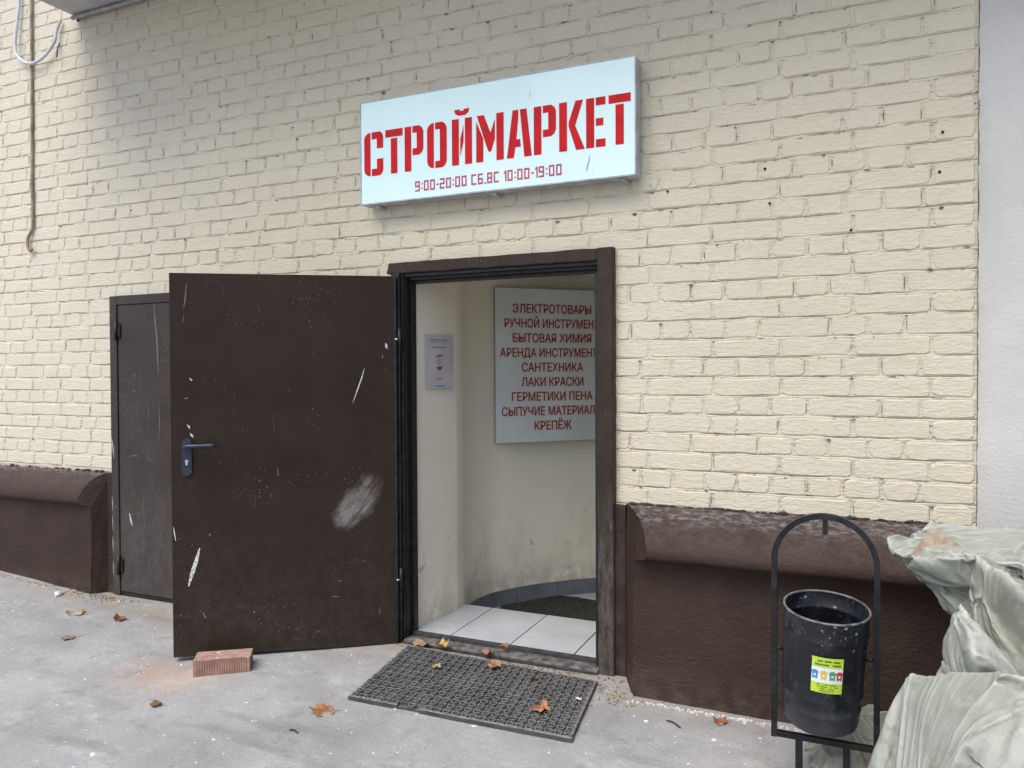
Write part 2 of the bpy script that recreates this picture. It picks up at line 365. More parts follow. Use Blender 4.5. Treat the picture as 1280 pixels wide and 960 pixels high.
def sack_mat(name, a, b):
    t = NT(name); P = t.obj
    c = t.mix(t.step(t.noise(P, 4, 5, .6), .3, .7), a, b)
    c = t.mix(t.step(t.noise(P, 13, 5, .7), .55, .75, 0, .5), c, (.47, .50, .46))
    c = t.mix(t.step(t.noise(P, 6, 6, .75), .56, .74, 0, .5), c, (.22, .21, .16))
    wv = t.math('MULTIPLY', t.math('SINE', t.math('MULTIPLY', t.sep(P)[0], 1400)), t.math('SINE', t.math('MULTIPLY', t.sep(P)[2], 1400)))
    f1 = t.noise(t.map(P, (1, 1, 4.0), (R(20), R(35), 0)), 7, 4, .6, .8); f2 = t.noise(t.map(P, (1, 1, 4.5), (R(-15), R(-40), 0)), 9, 4, .6, .9)
    h = t.math('ADD', t.math('ABSOLUTE', t.math('SUBTRACT', f1, .5)), t.math('MULTIPLY', t.math('ABSOLUTE', t.math('SUBTRACT', f2, .5)), .8))
    wp = t.n.new('ShaderNodeVectorMath'); wp.operation = 'ADD'; nc = t.n.new('ShaderNodeTexNoise'); t.L(P, nc.inputs['Vector']); nc.inputs['Scale'].default_value = 9
    sc2 = t.n.new('ShaderNodeVectorMath'); sc2.operation = 'SCALE'; t.L(nc.outputs['Color'], sc2.inputs[0]); sc2.inputs['Scale'].default_value = .12
    t.L(P, wp.inputs[0]); t.L(sc2.outputs[0], wp.inputs[1]); W_ = wp.outputs[0]
    cr1 = t.vor(t.map(W_, (1, 1, 1.8), (R(30), R(20), 0)), 11); cr2 = t.vor(t.map(W_, (1.9, 1, 1), (0, R(40), R(20))), 24)
    h = t.math('ADD', h, t.math('ADD', t.math('MULTIPLY', cr1, -.55), t.math('MULTIPLY', cr2, -.22)))
    nm = t.bump(h, -.95, .028); nm = t.bump(t.noise(P, 60, 5, .7), .4, .005, nm); nm = t.bump(wv, .2, .001, nm)
    dirt = t.math('MULTIPLY', t.step(t.noise(P, 3.2, 6, .75), .50, .66), t.step(t.noise(P, 28, 5, .75), .35, .65))
    c = t.mix(t.math('MULTIPLY', dirt, .8), c, (.125, .105, .07))
    c = t.mix(t.math('MULTIPLY', t.step(t.noise(t.map(t.map(P, (1, 1, 1), (0, R(35), 0)), (1.5, 1.5, 5)), 5, 6, .8), .52, .72), .28), c, (.15, .14, .10))
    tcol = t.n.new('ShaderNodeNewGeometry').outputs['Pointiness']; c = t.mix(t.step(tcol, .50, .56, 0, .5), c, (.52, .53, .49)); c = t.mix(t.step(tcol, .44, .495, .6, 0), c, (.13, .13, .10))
    return t.out(c, .50, nm, spec=.4)
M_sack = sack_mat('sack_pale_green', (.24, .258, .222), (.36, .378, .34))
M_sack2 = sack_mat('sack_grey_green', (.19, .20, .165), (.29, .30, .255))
def brick_red():
    t = NT('red_brick'); P = t.obj
    c = t.mix(t.step(t.noise(P, 14, 5), .35, .7), (.28, .155, .115), (.37, .235, .185))
    nz = t.sep(t.n.new('ShaderNodeNewGeometry').outputs['Normal'])[2]
    c = t.mix(t.math('MULTIPLY', t.step(nz, .4, .9), t.step(t.noise(P, 30, 5, .7), .38, .62)), c, (.36, .27, .24))
    d, vc = t.vorc(P, 28); m = t.math('MULTIPLY', t.math('LESS_THAN', d, .22), t.math('GREATER_THAN', t.sep(vc)[0], .82))
    c = t.mix(m, c, (.62, .58, .54))
    return t.out(c, .85, t.bump(t.noise(P, 70, 5, .7), .6, .003), spec=.2)
M_redbrick = brick_red()
M_flake = simple('white_flake', (.66, .67, .67), .8, .15, 40, .3)
M_crumb = simple('tan_crumb', (.30, .25, .18), .95, .4, 60, .6, .002)
M_stone = simple('pale_stone', (.36, .33, .27), .9, .25, 25, .7, .004)

# ------------------------------------------------------------------ ground
def gz(x, y):
    return -.016+.04*max(min(y, 0), -9)+max(0, min(-4.3-x, 6))*.07
def gridline(vals):
    out = []
    for a, b, n in vals: out += [a+(b-a)*i/n for i in range(n)]
    return out+[vals[-1][1]]
gx = gridline([(-150, -30, 4), (-30, -8, 6), (-8, -2.32, 80), (-2.32, -.4, 30), (-.4, 2.5, 45), (2.5, 12, 8), (12, 150, 5)])
gy = gridline([(-150, -30, 4), (-30, -7, 6), (-7, -3.4, 8), (-3.4, .07, 80), (.07, 2.3, 8), (2.3, 10, 5), (10, 150, 5)])
g = MB(); nx, ny = len(gx), len(gy)
for y in gy:
    for x in gx:
        near = max(0, 1-max(abs(x+2.5), abs(y+1.5))/6)
        g.v.append((x, y, gz(x, y)+near*(.006*fbm(x*1.7, y*1.7)+.0022*fbm(x*9, y*9, 3))))
for j in range(ny-1):
    for i in range(nx-1):
        if gx[i] >= -2.321 and gx[i+1] <= -.399 and gy[j] >= .069 and gy[j+1] <= 2.301: continue
        g.f.append((j*nx+i, j*nx+i+1, (j+1)*nx+i+1, (j+1)*nx+i)); g.sm.append(True)
g.build('ground', M_ground, fix=False, kind='structure', label='grey worn concrete paving flecked with white paint')

# ------------------------------------------------------------------ brick wall (English bond)
Z0, CH, BM = .785, .08465, .286
XL, XR = -6.6, .432
wall = empty('brick_wall', (-2.5, 0, 0), label='cream painted brick facade wall with open doorway and low brown plinth', cat='wall')
wloc = Vector((-2.5, 0, 0))
holes = [(-2.235, -1.032, 0, 1.972), (-4.362, -3.10, 0, 1.898)]
def brick_geo(w_, h_, rnd):
    """outline 14 points, front ring inset, back ring at the mortar; 40 triangles"""
    a, b = w_/2, h_/2; c = .005+rnd.random()*.009
    pts = []
    def jit(s): return (rnd.random()-.5)*s
    for (x, z) in [(-a+c, -b), (-a*.5, -b), (0, -b), (a*.5, -b), (a-c, -b), (a, -b+c), (a, 0), (a, b-c), (a-c, b), (a*.4, b), (-a*.4, b), (-a+c, b), (-a, b-c), (-a, -b+c)]:
        pts.append((x+jit(.006), z+jit(.0048)))
    vs = []
    for (x, z) in pts:
        k = .0035+rnd.random()*.004
        vs.append((x-math.copysign(min(k, abs(x)), x), jit(.0012), z-math.copysign(k, z)))
    for (x, z) in pts: vs.append((x, .0060, z))
    fs = [tuple(range(14))]+[(i, i+14, (i+1) % 14+14, (i+1) % 14) for i in range(14)]
    return vs, fs
bricks = []
rb = random.Random(11)
zt = 4.35
k = 0
while Z0+CH*k < zt:
    z0 = Z0+CH*k; z1 = z0+CH; header = k % 2 == 1; k += 1
    xs = []
    if header:
        x = .235; xs.append((.235+(.004 if rb.random() < .5 else -.05), .44)); x = xs[0][0]
        while x > XL:
            st = BM if rb.random() < .05 else BM/2
            xs.append((x-st, x)); x -= st
    else:
        x = -.012+BM*2
        while x > XL: xs.append((x-BM, x)); x -= BM
    j0 = 0
    for (a, b) in xs:
        b2 = b+j0; j0 = (rb.random()-.5)*.010; a2 = a+j0
        segs = [(a2, min(b2, XR-.004))]
        for (hx0, hx1, hz0, hz1) in holes:
            if (z0+z1)/2 < hz1:
                ns = []
                for (p, q) in segs:
                    if q <= hx0 or p >= hx1: ns.append((p, q))
                    else:
                        if p < hx0-.02: ns.append((p, hx0))
                        if q > hx1+.02: ns.append((hx1, q))
                segs = ns
        for (p, q) in segs:
            if q-p < .03: continue
            if z0 > 3.74 and p > -4.75: continue
            bricks.append((p, q, z0, z1))
def vis(b):
    c = Vector(((b[0]+b[1])/2, 0, (b[2]+b[3])/2)); v = c-CAM
    zc = v.dot(fw2); px = 512+770*v.dot(rt3)/zc; py = 384-770*v.dot(up3)/zc
    inside = -20 < px < 1044 and -20 < py < 788
    return (b[1]-b[0])*(b[3]-b[2])/zc**2*(v.normalized().y) if inside else -1
bricks.sort(key=vis, reverse=True)
GAP = .0085
variants = {}
rest = MB(); cnt = 0
for i, (p, q, z0, z1) in enumerate(bricks):
    w_, h_ = q-p-GAP, z1-z0-GAP; cx, cz = (p+q)/2, (z0+z1)/2+.0008
    dy = .0002-rb.random()**1.5*.0026; rot = (rb.random()-.5)*.008
    if i < 296:
        key = (round(w_/.008), rb.randrange(7))
        if key not in variants:
            m = MB(); m.add(*brick_geo(key[0]*.008, h_, rb)); variants[key] = m.mesh('brick'); variants[key].materials.append(M_cream)
        o = bpy.data.objects.new('brick', variants[key]); o.location = Vector((cx, dy, cz))-wloc
        o.rotation_euler = (0, rot, 0); o.parent = wall; col.objects.link(o)
    else:
        vs, fs = brick_geo(w_, h_, rb); c_, s_ = math.cos(rot), math.sin(rot)
        rest.add([(x*c_+z*s_+cx-wloc.x, y+dy, z*c_-x*s_+cz) for x, y, z in vs], fs)
rest.build('brick', M_cream, wall, fix=False, kind='stuff')
# mortar sheet with a narrow groove under every course
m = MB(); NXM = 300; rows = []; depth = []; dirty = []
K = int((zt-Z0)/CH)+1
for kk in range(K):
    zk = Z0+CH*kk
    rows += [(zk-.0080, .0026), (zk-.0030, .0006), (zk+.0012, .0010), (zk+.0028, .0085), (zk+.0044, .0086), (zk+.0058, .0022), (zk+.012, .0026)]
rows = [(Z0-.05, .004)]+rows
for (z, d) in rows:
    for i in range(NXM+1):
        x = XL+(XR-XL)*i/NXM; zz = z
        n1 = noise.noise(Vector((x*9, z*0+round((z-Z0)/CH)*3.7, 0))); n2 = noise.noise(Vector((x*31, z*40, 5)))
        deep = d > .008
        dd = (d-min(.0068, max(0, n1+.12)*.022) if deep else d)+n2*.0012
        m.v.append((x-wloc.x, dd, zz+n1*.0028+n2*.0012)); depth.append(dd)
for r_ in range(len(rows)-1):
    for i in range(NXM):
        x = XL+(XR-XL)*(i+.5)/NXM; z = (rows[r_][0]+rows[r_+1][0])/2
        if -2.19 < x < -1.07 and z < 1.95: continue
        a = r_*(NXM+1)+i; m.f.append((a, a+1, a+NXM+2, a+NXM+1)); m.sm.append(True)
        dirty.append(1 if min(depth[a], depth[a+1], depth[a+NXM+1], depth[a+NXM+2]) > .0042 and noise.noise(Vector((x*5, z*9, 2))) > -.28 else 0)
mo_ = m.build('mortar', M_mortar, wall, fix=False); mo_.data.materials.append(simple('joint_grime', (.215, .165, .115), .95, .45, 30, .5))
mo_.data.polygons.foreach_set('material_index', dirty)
# masonry behind, with the doorway cut through
core = MB()
for (a, b, z0, z1) in [(XL, -2.26, -.3, 4.5), (-1.0, 3.5, -.3, 4.5), (-2.26, -1.0, 1.95, 4.5)]:
    core.box(a-wloc.x, b-wloc.x, .016, .20, z0, z1)
core.box(XL-wloc.x, 3.5-wloc.x, .20, 3.2, 2.6, 4.5)
core.box(XL-wloc.x, XL+.2-wloc.x, .20, 3.2, -.3, 2.6); core.box(3.3-wloc.x, 3.5-wloc.x, .20, 3.2, -.3, 2.6); core.box(XL+.2-wloc.x, 3.3-wloc.x, 3.0, 3.2, -.3, 2.6)
core.build('masonry', M_mortar, wall)
# small dark lumps where plinth meets the bricks
e = MB(); rr = random.Random(4)
for i in range(150):
    if i < 95: x = -.97+rr.random()*1.38
    else: x = -5.9+rr.random()*1.5
    s = .003+rr.random()**3*.009; z = (.785 if i < 95 else .765)+.004+rr.random()*.004
    e.add([(x-wloc.x+s*2.4*math.cos(a)*(.6+rr.random()*.6), -.004+s*.4*math.sin(b), z+s*math.sin(a)*(.6+rr.random()*.5)) for a, b in [(t*math.pi/3, t*1.3) for t in range(6)]]+[(x-wloc.x, -.004-s, z)], [(j, (j+1) % 6, 6) for j in range(6)])
e.build('ragged_edge', simple('plinth_edge_dark', (.035, .024, .02), .8, .3, 50, .5), wall, fix=False, kind='stuff')
def marks(name, items, mat, parent, T):
    for pts, wd in items:
        m = MB(); streak(m, pts, wd, T); m.build(name, mat, parent, fix=False)
def streak(m, pts, wd, T):
    n = len(pts); L_ = []; Rr = []
    for i, (u, v) in enumerate(pts):
        u0, v0 = pts[max(0, i-1)]; u1, v1 = pts[min(n-1, i+1)]; l = math.hypot(u1-u0, v1-v0); nu, nv = -(v1-v0)/l, (u1-u0)/l
        t_ = i/(n-1); ww = wd*math.sin(math.pi*min(.97, max(.03, t_)))**.6/2
        L_.append((u+nu*ww, v+nv*ww)); Rr.append((u-nu*ww, v-nv*ww))
    vs = [T(*p) for p in L_]+[T(*p) for p in Rr]
    m.add(vs, [(i, i+1, n+i+1, n+i) for i in range(n-1)])
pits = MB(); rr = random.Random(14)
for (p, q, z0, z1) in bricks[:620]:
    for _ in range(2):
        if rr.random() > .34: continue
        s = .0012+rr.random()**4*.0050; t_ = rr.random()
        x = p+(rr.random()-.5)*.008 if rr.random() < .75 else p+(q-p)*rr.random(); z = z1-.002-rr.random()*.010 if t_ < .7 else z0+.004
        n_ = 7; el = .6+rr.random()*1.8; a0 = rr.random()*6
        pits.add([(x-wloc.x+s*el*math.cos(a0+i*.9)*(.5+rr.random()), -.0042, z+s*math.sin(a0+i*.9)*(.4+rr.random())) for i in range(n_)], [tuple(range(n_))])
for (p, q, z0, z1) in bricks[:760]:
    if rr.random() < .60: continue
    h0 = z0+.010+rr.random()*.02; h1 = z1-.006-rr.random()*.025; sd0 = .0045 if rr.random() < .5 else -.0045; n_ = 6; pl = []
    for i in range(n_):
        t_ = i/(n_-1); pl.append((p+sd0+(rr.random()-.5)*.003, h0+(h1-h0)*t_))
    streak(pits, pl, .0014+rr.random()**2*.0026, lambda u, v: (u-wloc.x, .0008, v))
pits.build('joint_pit', simple('joint_dirt_shade', (.165, .125, .09), .95, .4, 60, .5), wall, fix=False, kind='stuff')  # dirt and the depth shade of holes and cracks, painted as flat brown pieces
# white drips of paint on the bricks, flat print
TW = lambda u, v: (u-wloc.x, -.0065, v)
for (x, z, l) in [(-.48, 1.20, .05), (-.487, 1.16, .045), (-.60, .86, .055), (-.595, .84, .03), (-.86, 2.27, .05)]:
    marks('paint_drip', [([(x+.004*math.sin(i*1.7), z-l*i/5) for i in range(6)], .006)], M_markwhite, wall, TW)
# drilled holes
M_hole = simple('hole_dark', (.01, .009, .008), .9)
for (x, z) in [(-.36, 2.275), (-.34, 2.125), (.31, 2.345), (.30, 2.19), (-.02, 1.985), (-.78, 2.22)]:
    hh = MB(); hh.add([(x-wloc.x+.006*math.cos(i*math.pi/4), -.0062, z+.006*math.sin(i*math.pi/4)) for i in range(8)], [tuple(range(8))]); hh.build('drilled_hole', M_hole, wall)

# ------------------------------------------------------------------ plinths
def plinth(name, sgn, x_in, x_out, sc_d, zt_, label, zbase):
    prof = [(0, .790), (.035, .786), (.085, .772), (.135, .748), (.18, .716), (.215, .680), (.24, .645), (.248, .615), (.238, .597), (.215, .588), (.185, .584), (.172, .570), (.172, .45), (.176, .28), (.182, .12), (.187, -.2)]
    prof = [(d*sc_d, z-.79+zt_) for d, z in prof]
    m = MB(); N = 60; rows = []
    for ip, (d, z) in enumerate(prof):
        tab = [0, .034, .072, .112, .140, .158, .170, .172, .160, .135, .112, .096, .092, .092, .092, .092]
        xe = x_in+sgn*tab[ip]*(1 if sgn > 0 else .72)
        row = []
        for i in range(N+1):
            x = xe+(x_out-xe)*(i/N)**1.0
            row.append((x, -d+.010-.006*fbm(x*5, z*7, 1)*(1 if ip else 0), z-.004*fbm(x*6, d*9, 2)))
        rows.append(row)
    for r_ in rows: m.v += r_
    for a in range(len(rows)-1):
        for i in range(N): m.f.append((a*(N+1)+i, a*(N+1)+i+1, (a+1)*(N+1)+i+1, (a+1)*(N+1)+i)); m.sm.append(True)
    # splayed end
    n0 = len(m.v); m.v += [r_[0] for r_ in rows]+[(x_in, .012, rows[-1][0][2]), (x_in, .012, zt_)]
    idx = list(range(n0, len(m.v))); m.f.append(tuple(idx)); m.sm.append(False)
    o = m.build(name, M_plinth, label=label, cat='plinth', group='brown rendered plinths under the brick wall')
    return o
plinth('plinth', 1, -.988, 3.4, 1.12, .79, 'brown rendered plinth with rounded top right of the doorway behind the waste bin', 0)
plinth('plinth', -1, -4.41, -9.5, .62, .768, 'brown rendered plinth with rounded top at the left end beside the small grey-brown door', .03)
# narrow dark strip between casing and plinth
MB().box(-1.03, -.975, -.022, .014, -.1, .785, .003).build('wall_reveal_strip', simple('reveal_dark_paint', (.036, .024, .02), .7, .35, 12, .6, .004), label='narrow dark brown strip between doorway casing and right plinth', cat='trim')
MB().box(-4.425, -4.372, -.018, .014, -.1, .768, .003).build('wall_reveal_strip', M_plinth, label='narrow brown strip between left plinth and the small door', cat='trim')

# ------------------------------------------------------------------ white rendered pier on the right
pr = MB(); N1, N2 = 30, 240
for j in range(N2+1):
    for i in range(N1+1):
        x = .434+i*.9/N1; z = .70+j*3.8/N2
        ed = max(0, 1-i/1.0)
        pr.v.append((x+(.005*fbm(z*9, 1)+.003*fbm(z*40, 6) if i == 0 else 0), -.026+ed*.020-.003*fbm(x*4, z*4), z))
for j in range(N2):
    for i in range(N1): a = j*(N1+1)+i; pr.f.append((a, a+1, a+N1+2, a+N1+1)); pr.sm.append(True)
pr.box(.436, 3.3, -.0, .014, .70, 4.5)
pr.build('rendered_pier', M_white, fix=False, label='pale blue-white rendered pier at the right edge of the brick wall', cat='pier')

# ------------------------------------------------------------------ balcony slab overhead
sb = empty('balcony_slab', (-4.68, 0, 3.745), label='grey balcony slab underside jutting out over the wall at top left', cat='balcony')
MB().box(0, 8.2, -1.05, .015, 0, .18, .012).build('slab', M_slab, sb)
sb2 = MB()
sb2.tube([(.01, -.035, -.02), (.35, -.035, -.020), (1.2, -.034, -.019), (5, -.034, -.02)], .013, 8)
sb2.build('conduit', M_conduit, sb)
MB().tube([(.03, -.012, -.035), (.05, -.014, -.012), (.4, -.014, -.010), (1.5, -.013, -.008), (5, -.014, -.01)], .007, 6).build('dark_cable', M_blackcable, sb)

# ------------------------------------------------------------------ cables
def smooth_path(pts, n=8):
    P_ = [Vector(p) for p in pts]; out = []
    for i in range(len(P_)-1):
        p0 = P_[max(0, i-1)]; p1 = P_[i]; p2 = P_[i+1]; p3 = P_[min(len(P_)-1, i+2)]
        for k_ in range(n):
            t_ = k_/n
            out.append(.5*((2*p1)+(p2-p0)*t_+(2*p0-5*p1+4*p2-p3)*t_*t_+(3*p1-p0-3*p2+p3)*t_**3))
    return out+[P_[-1]]
MB().tube(smooth_path([(-5.205, -.02, 4.30), (-5.215, -.02, 3.95), (-5.245, -.03, 3.72), (-5.235, -.035, 3.60), (-5.16, -.035, 3.525), (-5.05, -.035, 3.50), (-4.93, -.035, 3.535), (-4.85, -.03, 3.61), (-4.835, -.025, 3.68), (-4.80, -.02, 3.74)]), .0105, 8).build('hanging_cable', M_whitecable, label='white cable hanging in a loop below the balcony at top left', cat='cable')
MB().tube(smooth_path([(-5.10, -.012, 4.3), (-5.105, -.014, 3.6), (-5.115, -.012, 3.1), (-5.12, -.014, 2.75), (-5.118, -.014, 2.48), (-5.125, -.014, 2.40), (-5.165, -.020, 2.33), (-5.160, -.022, 2.27), (-5.135, -.022, 2.245), (-5.12, -.02, 2.26)]), .010, 8).build('wall_cable', M_browncable, label='brown painted cable running straight down the bricks and curling at its end', cat='cable')
m = MB(); m.tube([(-4.83, -.01, 3.60), (-4.825, -.03, 3.55), (-4.82, -.035, 3.50)], .004, 5); m.build('wire_end', M_blackcable, label='short black wire end poking out beside the white cable loop', cat='wire')

# ------------------------------------------------------------------ shop sign
SX0, SX1, SZ0, SZ1 = -2.379, -.900, 2.285, 2.821
sg = empty('shop_sign', (-1.64, -.05, 2.28), label='white light box sign with red stencil lettering above the doorway', cat='sign')
so = Vector((-1.64, -.05, 2.28))
def shift(m, o): m.v = [(x-o.x, y-o.y, z-o.z) for x, y, z in m.v]; return m
m = MB(); m.box(SX0+.001, SX1-.001, -.094, -.018, SZ0+.001, SZ1-.001, .003); shift(m, so).build('sign_box', M_signside, sg)
m = MB(); m.box(SX0+.004, SX1-.004, -.1, -.0935, SZ0+.004, SZ1-.004, .0015); shift(m, so).build('sign_face', M_signface, sg)
m = MB()
for (a, b, c, d) in [(SX0, SX1, SZ0, SZ0+.006), (SX0, SX1, SZ1-.006, SZ1), (SX0, SX0+.006, SZ0+.006, SZ1-.006), (SX1-.006, SX1, SZ0+.006, SZ1-.006)]: m.box(a, b, -.103, -.0925, c, d)
shift(m, so).build('sign_edging', M_signside, sg)
for x in (-2.30, -1.62, -.97):
    m = MB(); m.box(x-.012, x+.012, -.07, -.001, SZ0-.014, SZ0+.0005, .002); shift(m, so).build('sign_bracket', M_signside, sg)
TS = lambda u, v, d: (u-so.x, d-so.y, v-so.z)
BL_, CAPH = 2.431, .226
def arc(cx, cy, r, a0, a1, n=5): return [(cx+r*math.cos(R(a0+(a1-a0)*i/n)), cy+r*math.sin(R(a0+(a1-a0)*i/n))) for i in range(n+1)]
def rect(a, b, c, d): return [(a, c), (b, c), (b, d), (a, d)]
H_ = CAPH; SW = .0385; G_ = .008
def let_S(W_):
    c = .026; 
    return [[(SW, 0), (SW, H_)]+[(.02, H_-.004), (.006, H_-.016), (0, H_-.03), (0, .03), (.006, .016), (.02, .004)],
            [(SW+G_, H_), (W_-.02, H_), (W_-.006, H_-.012), (W_, H_-.028), (W_, H_*.62), (W_-SW, H_*.62), (W_-SW, H_-.036), (SW+G_, H_-.036)][::-1],
            [(SW+G_, 0), (W_-.02, 0), (W_-.006, .012), (W_, .028), (W_, H_*.38), (W_-SW, H_*.38), (W_-SW, .036), (SW+G_, .036)]]
def let_T(W_): return [rect(0, W_, H_-.038, H_), rect(W_/2-SW/2, W_/2+SW/2, 0, H_-.038-G_)]
def let_R(W_):
    b = H_*.35
    return [rect(0, SW, 0, H_), [(SW+G_, H_), (W_-.025, H_), (W_-.008, H_-.012), (W_, H_-.03), (W_, b+.03), (W_-.008, b+.012), (W_-.025, b), (SW+G_, b), (SW+G_, b+.034), (W_-SW, b+.034), (W_-SW, H_-.034), (SW+G_, H_-.034)]]
def let_O(W_):
    return [[(SW, 0), (SW, H_), (.022, H_-.003), (.007, H_-.015), (0, H_-.032), (0, .032), (.007, .015), (.022, .003)],
            [(SW+G_, H_), (W_-.025, H_), (W_-.008, H_-.012), (W_, H_-.03), (W_, .03), (W_-.008, .012), (W_-.025, 0), (SW+G_, 0), (SW+G_, .034), (W_-SW, .034), (W_-SW, H_-.034), (SW+G_, H_-.034)]]
def let_J(W_):
    a, b = SW+G_, W_-SW-G_
    return [rect(0, SW, 0, H_), rect(W_-SW, W_, 0, H_), [(a, H_*.20), (b, H_*.50), (b, H_*.84), (a, H_*.56)],
            [(W_/2-.042, H_+.046), (W_/2-.012, H_+.046), (W_/2-.010, H_+.038), (W_/2+.010, H_+.038), (W_/2+.012, H_+.046), (W_/2+.042, H_+.046), (W_/2+.036, H_+.026), (W_/2+.018, H_+.016), (W_/2-.018, H_+.016), (W_/2-.036, H_+.026)]]
def let_M(W_):
    mid = W_*.50
    return [[(0, 0), (SW, 0), (SW, H_*.50), (.001, H_*.88)], rect(W_-SW, W_, 0, H_),
            [(.004, H_), (.042, H_), (mid+.004, H_*.60), (W_-SW-G_, H_*.88), (W_-SW-G_, H_*.46), (mid+.006, H_*.20), (mid-.006, H_*.20), (mid-.016, H_*.30)]]
def let_A(W_):
    t_ = W_*.47
    return [[(0, 0), (.036, 0), (.044, H_*.22), (.073, H_*.22), (.069, H_*.38), (.050, H_*.38), (t_-.001, H_-.04), (t_-.001, H_), (t_-.030, H_)],
            [(W_-.038, 0), (W_, 0), (t_+.042, H_), (t_+.008, H_)]]
def let_K(W_):
    a = SW+G_
    return [rect(0, SW, 0, H_), [(a, H_*.50), (W_-.042, 0), (W_, 0), (a+.032, H_*.50), (W_-.008, H_), (W_-.044, H_), (a, H_*.58)]]
def let_E(W_): return [rect(0, SW, 0, H_), rect(SW+G_, W_, H_-.036, H_), rect(SW+G_, W_-.010, H_*.43, H_*.58), rect(SW+G_, W_, 0, .036)]
for fn, a, b in [(let_S, -2.354, -2.237), (let_T, -2.223, -2.119), (let_R, -2.107, -1.997), (let_O, -1.975, -1.863), (let_J, -1.833, -1.722), (let_M, -1.699, -1.551), (let_A, -1.534, -1.405), (let_R, -1.394, -1.282), (let_K, -1.266, -1.141), (let_E, -1.134, -1.042), (let_T, -1.027, -.924)]:
    m = MB()
    for poly in fn(b-a): m.prism([(a+u, BL_+v) for u, v in poly], -.1003, -.1018, TS)
    m.build('letter', M_red, sg)
# opening hours, squared strokes
def seg_text(txt, x0, x1, zb, h):
    W9 = .62; t_ = .16
    full = dict(a=rect(0, W9, 1-t_, 1), b=rect(W9-t_, W9, .5, 1), c=rect(W9-t_, W9, 0, .5), d=rect(0, W9, 0, t_), e=rect(0, t_, 0, .5), f=rect(0, t_, .5, 1), g=rect(0, W9, .5-t_/2, .5+t_/2))
    glyph = {'0': 'abcdef', '2': 'abged', '9': 'abcdfg', '6': 'acdefg', 'C': 'adef', 'B': 'abcdefg', '1': 'bc', 'Б': 'acdefg', 'С': 'adef', 'В': 'abcdefg'}
    cur = 0; groups = []
    for ch in txt:
        if ch == ' ': cur += .40; continue
        items = []; groups.append(items)
        if ch == ':': items += [rect(cur+.02, cur+.18, .18, .34), rect(cur+.02, cur+.18, .62, .78)]; cur += .36; continue
        if ch == '.' or ch == ',': items += [rect(cur, cur+.17, -.02, .16)]; cur += .33; continue
        if ch == '-': items += [rect(cur, cur+.30, .40, .55)]; cur += .45; continue
        dx = -.3 if ch == '1' else 0
        if ch == '1': items.append([(cur+.0, .80), (cur+.17, 1), (cur+.17, .84), (cur+.0, .66)])
        for s_ in glyph[ch]: items.append([(cur+u+dx, v) for u, v in full[s_]])
        cur += (.44 if ch == '1' else .82)
    k_ = (x1-x0)/(cur-.2)
    return [[[(x0+u*k_, zb+v*h) for u, v in p] for p in items] for items in groups]
for grp in seg_text('9:00-20:00 СБ,ВС 10:00-19:00', -2.047, -1.255, 2.324, .052):
    m = MB()
    for i, poly in enumerate(grp): m.prism(poly, -.1003, -.1012-i*.00006, TS)
    m.build('small_letter', M_redthin, sg)
marks('scuff_mark', [([(-1.118, 2.40), (-1.122, 2.37), (-1.13, 2.345), (-1.134, 2.325)], .007), ([(-1.41, 2.70), (-1.413, 2.72), (-1.409, 2.745)], .003), ([(-1.62, 2.73), (-1.617, 2.745)], .004), ([(-1.75, 2.71), (-1.742, 2.712)], .005), ([(-1.105, 2.34), (-1.10, 2.30)], .003)], simple('blue_scuff', (.34, .44, .58), .6), sg, lambda u, v: TS(u, v, -.1021))

# ------------------------------------------------------------------ doorway casing and steel frame
dc = empty('door_frame', (-1.6, 0, 0), label='dark brown timber and steel door frame around the open doorway', cat='door frame')
do = Vector((-1.6, 0, 0))
def rough_board(x0, x1, y0, y1, z0, z1, amp, cut=0, parent=dc, o=do, mat=M_wood, name='casing_board'):
    bm = bmesh.new(); bmesh.ops.create_cube(bm, size=1)
    for v in bm.verts: v.co = Vector((x0 if v.co.x < 0 else x1, y0 if v.co.y < 0 else y1, z0 if v.co.z < 0 else z1))
    ax = 0 if x1-x0 > z1-z0 else 2
    es = [e_ for e_ in bm.edges if abs((e_.verts[0].co-e_.verts[1].co)[ax]) > .3]
    bmesh.ops.subdivide_edges(bm, edges=es, cuts=46, use_grid_fill=True)
    bmesh.ops.bevel(bm, geom=[e_ for e_ in bm.edges if abs((e_.verts[0].co-e_.verts[1].co)[ax]) > 1e-4 and all(v.co.y < y0+.001 for v in e_.verts)], offset=.004, segments=2, affect='EDGES')
    for v in bm.verts:
        t_ = v.co[ax]; v.co.y += amp*.5*fbm(t_*4, v.co[2-ax]*9, 1)
        v.co[2-ax] += amp*fbm(t_*7, (v.co[2-ax] > (x0+x1 if ax == 2 else z0+z1)/2)*7, 4)
        if cut and v.co.x < x0+.03: v.co.x += cut*(v.co.z-z0)/(z1-z0)
        v.co -= o
    me = bpy.data.meshes.new(name); bm.to_mesh(me); bm.free(); return link_mesh(name, me, mat, parent)
rough_board(-2.262, -1.1035, -.040, .006, 1.925, 1.982, .0025, .016)
rough_board(-1.1025, -1.026, -.042, .006, -.03, 1.983, .0030)
m = MB()   # steel jamb on the left: flanges and rebates
m.box(-2.222, -2.178, -.052, .010, -.02, 1.924, .002)
m.box(-2.178, -2.168, -.030, .075, -.02, 1.924, .001)
m.box(-2.168, -2.151, .040, .075, -.02, 1.90, .001)
m.box(-2.176, -2.164, -.012, .002, -.02, 1.91, .001)
shift(m, do).build('jamb', M_steel, dc)
m = MB()
m.box(-2.177, -1.10, -.020, .010, 1.908, 1.924, .001); m.box(-2.150, -1.10, .010, .075, 1.893, 1.909, .001); m.box(-2.150, -1.10, .042, .075, 1.877, 1.893, .001)
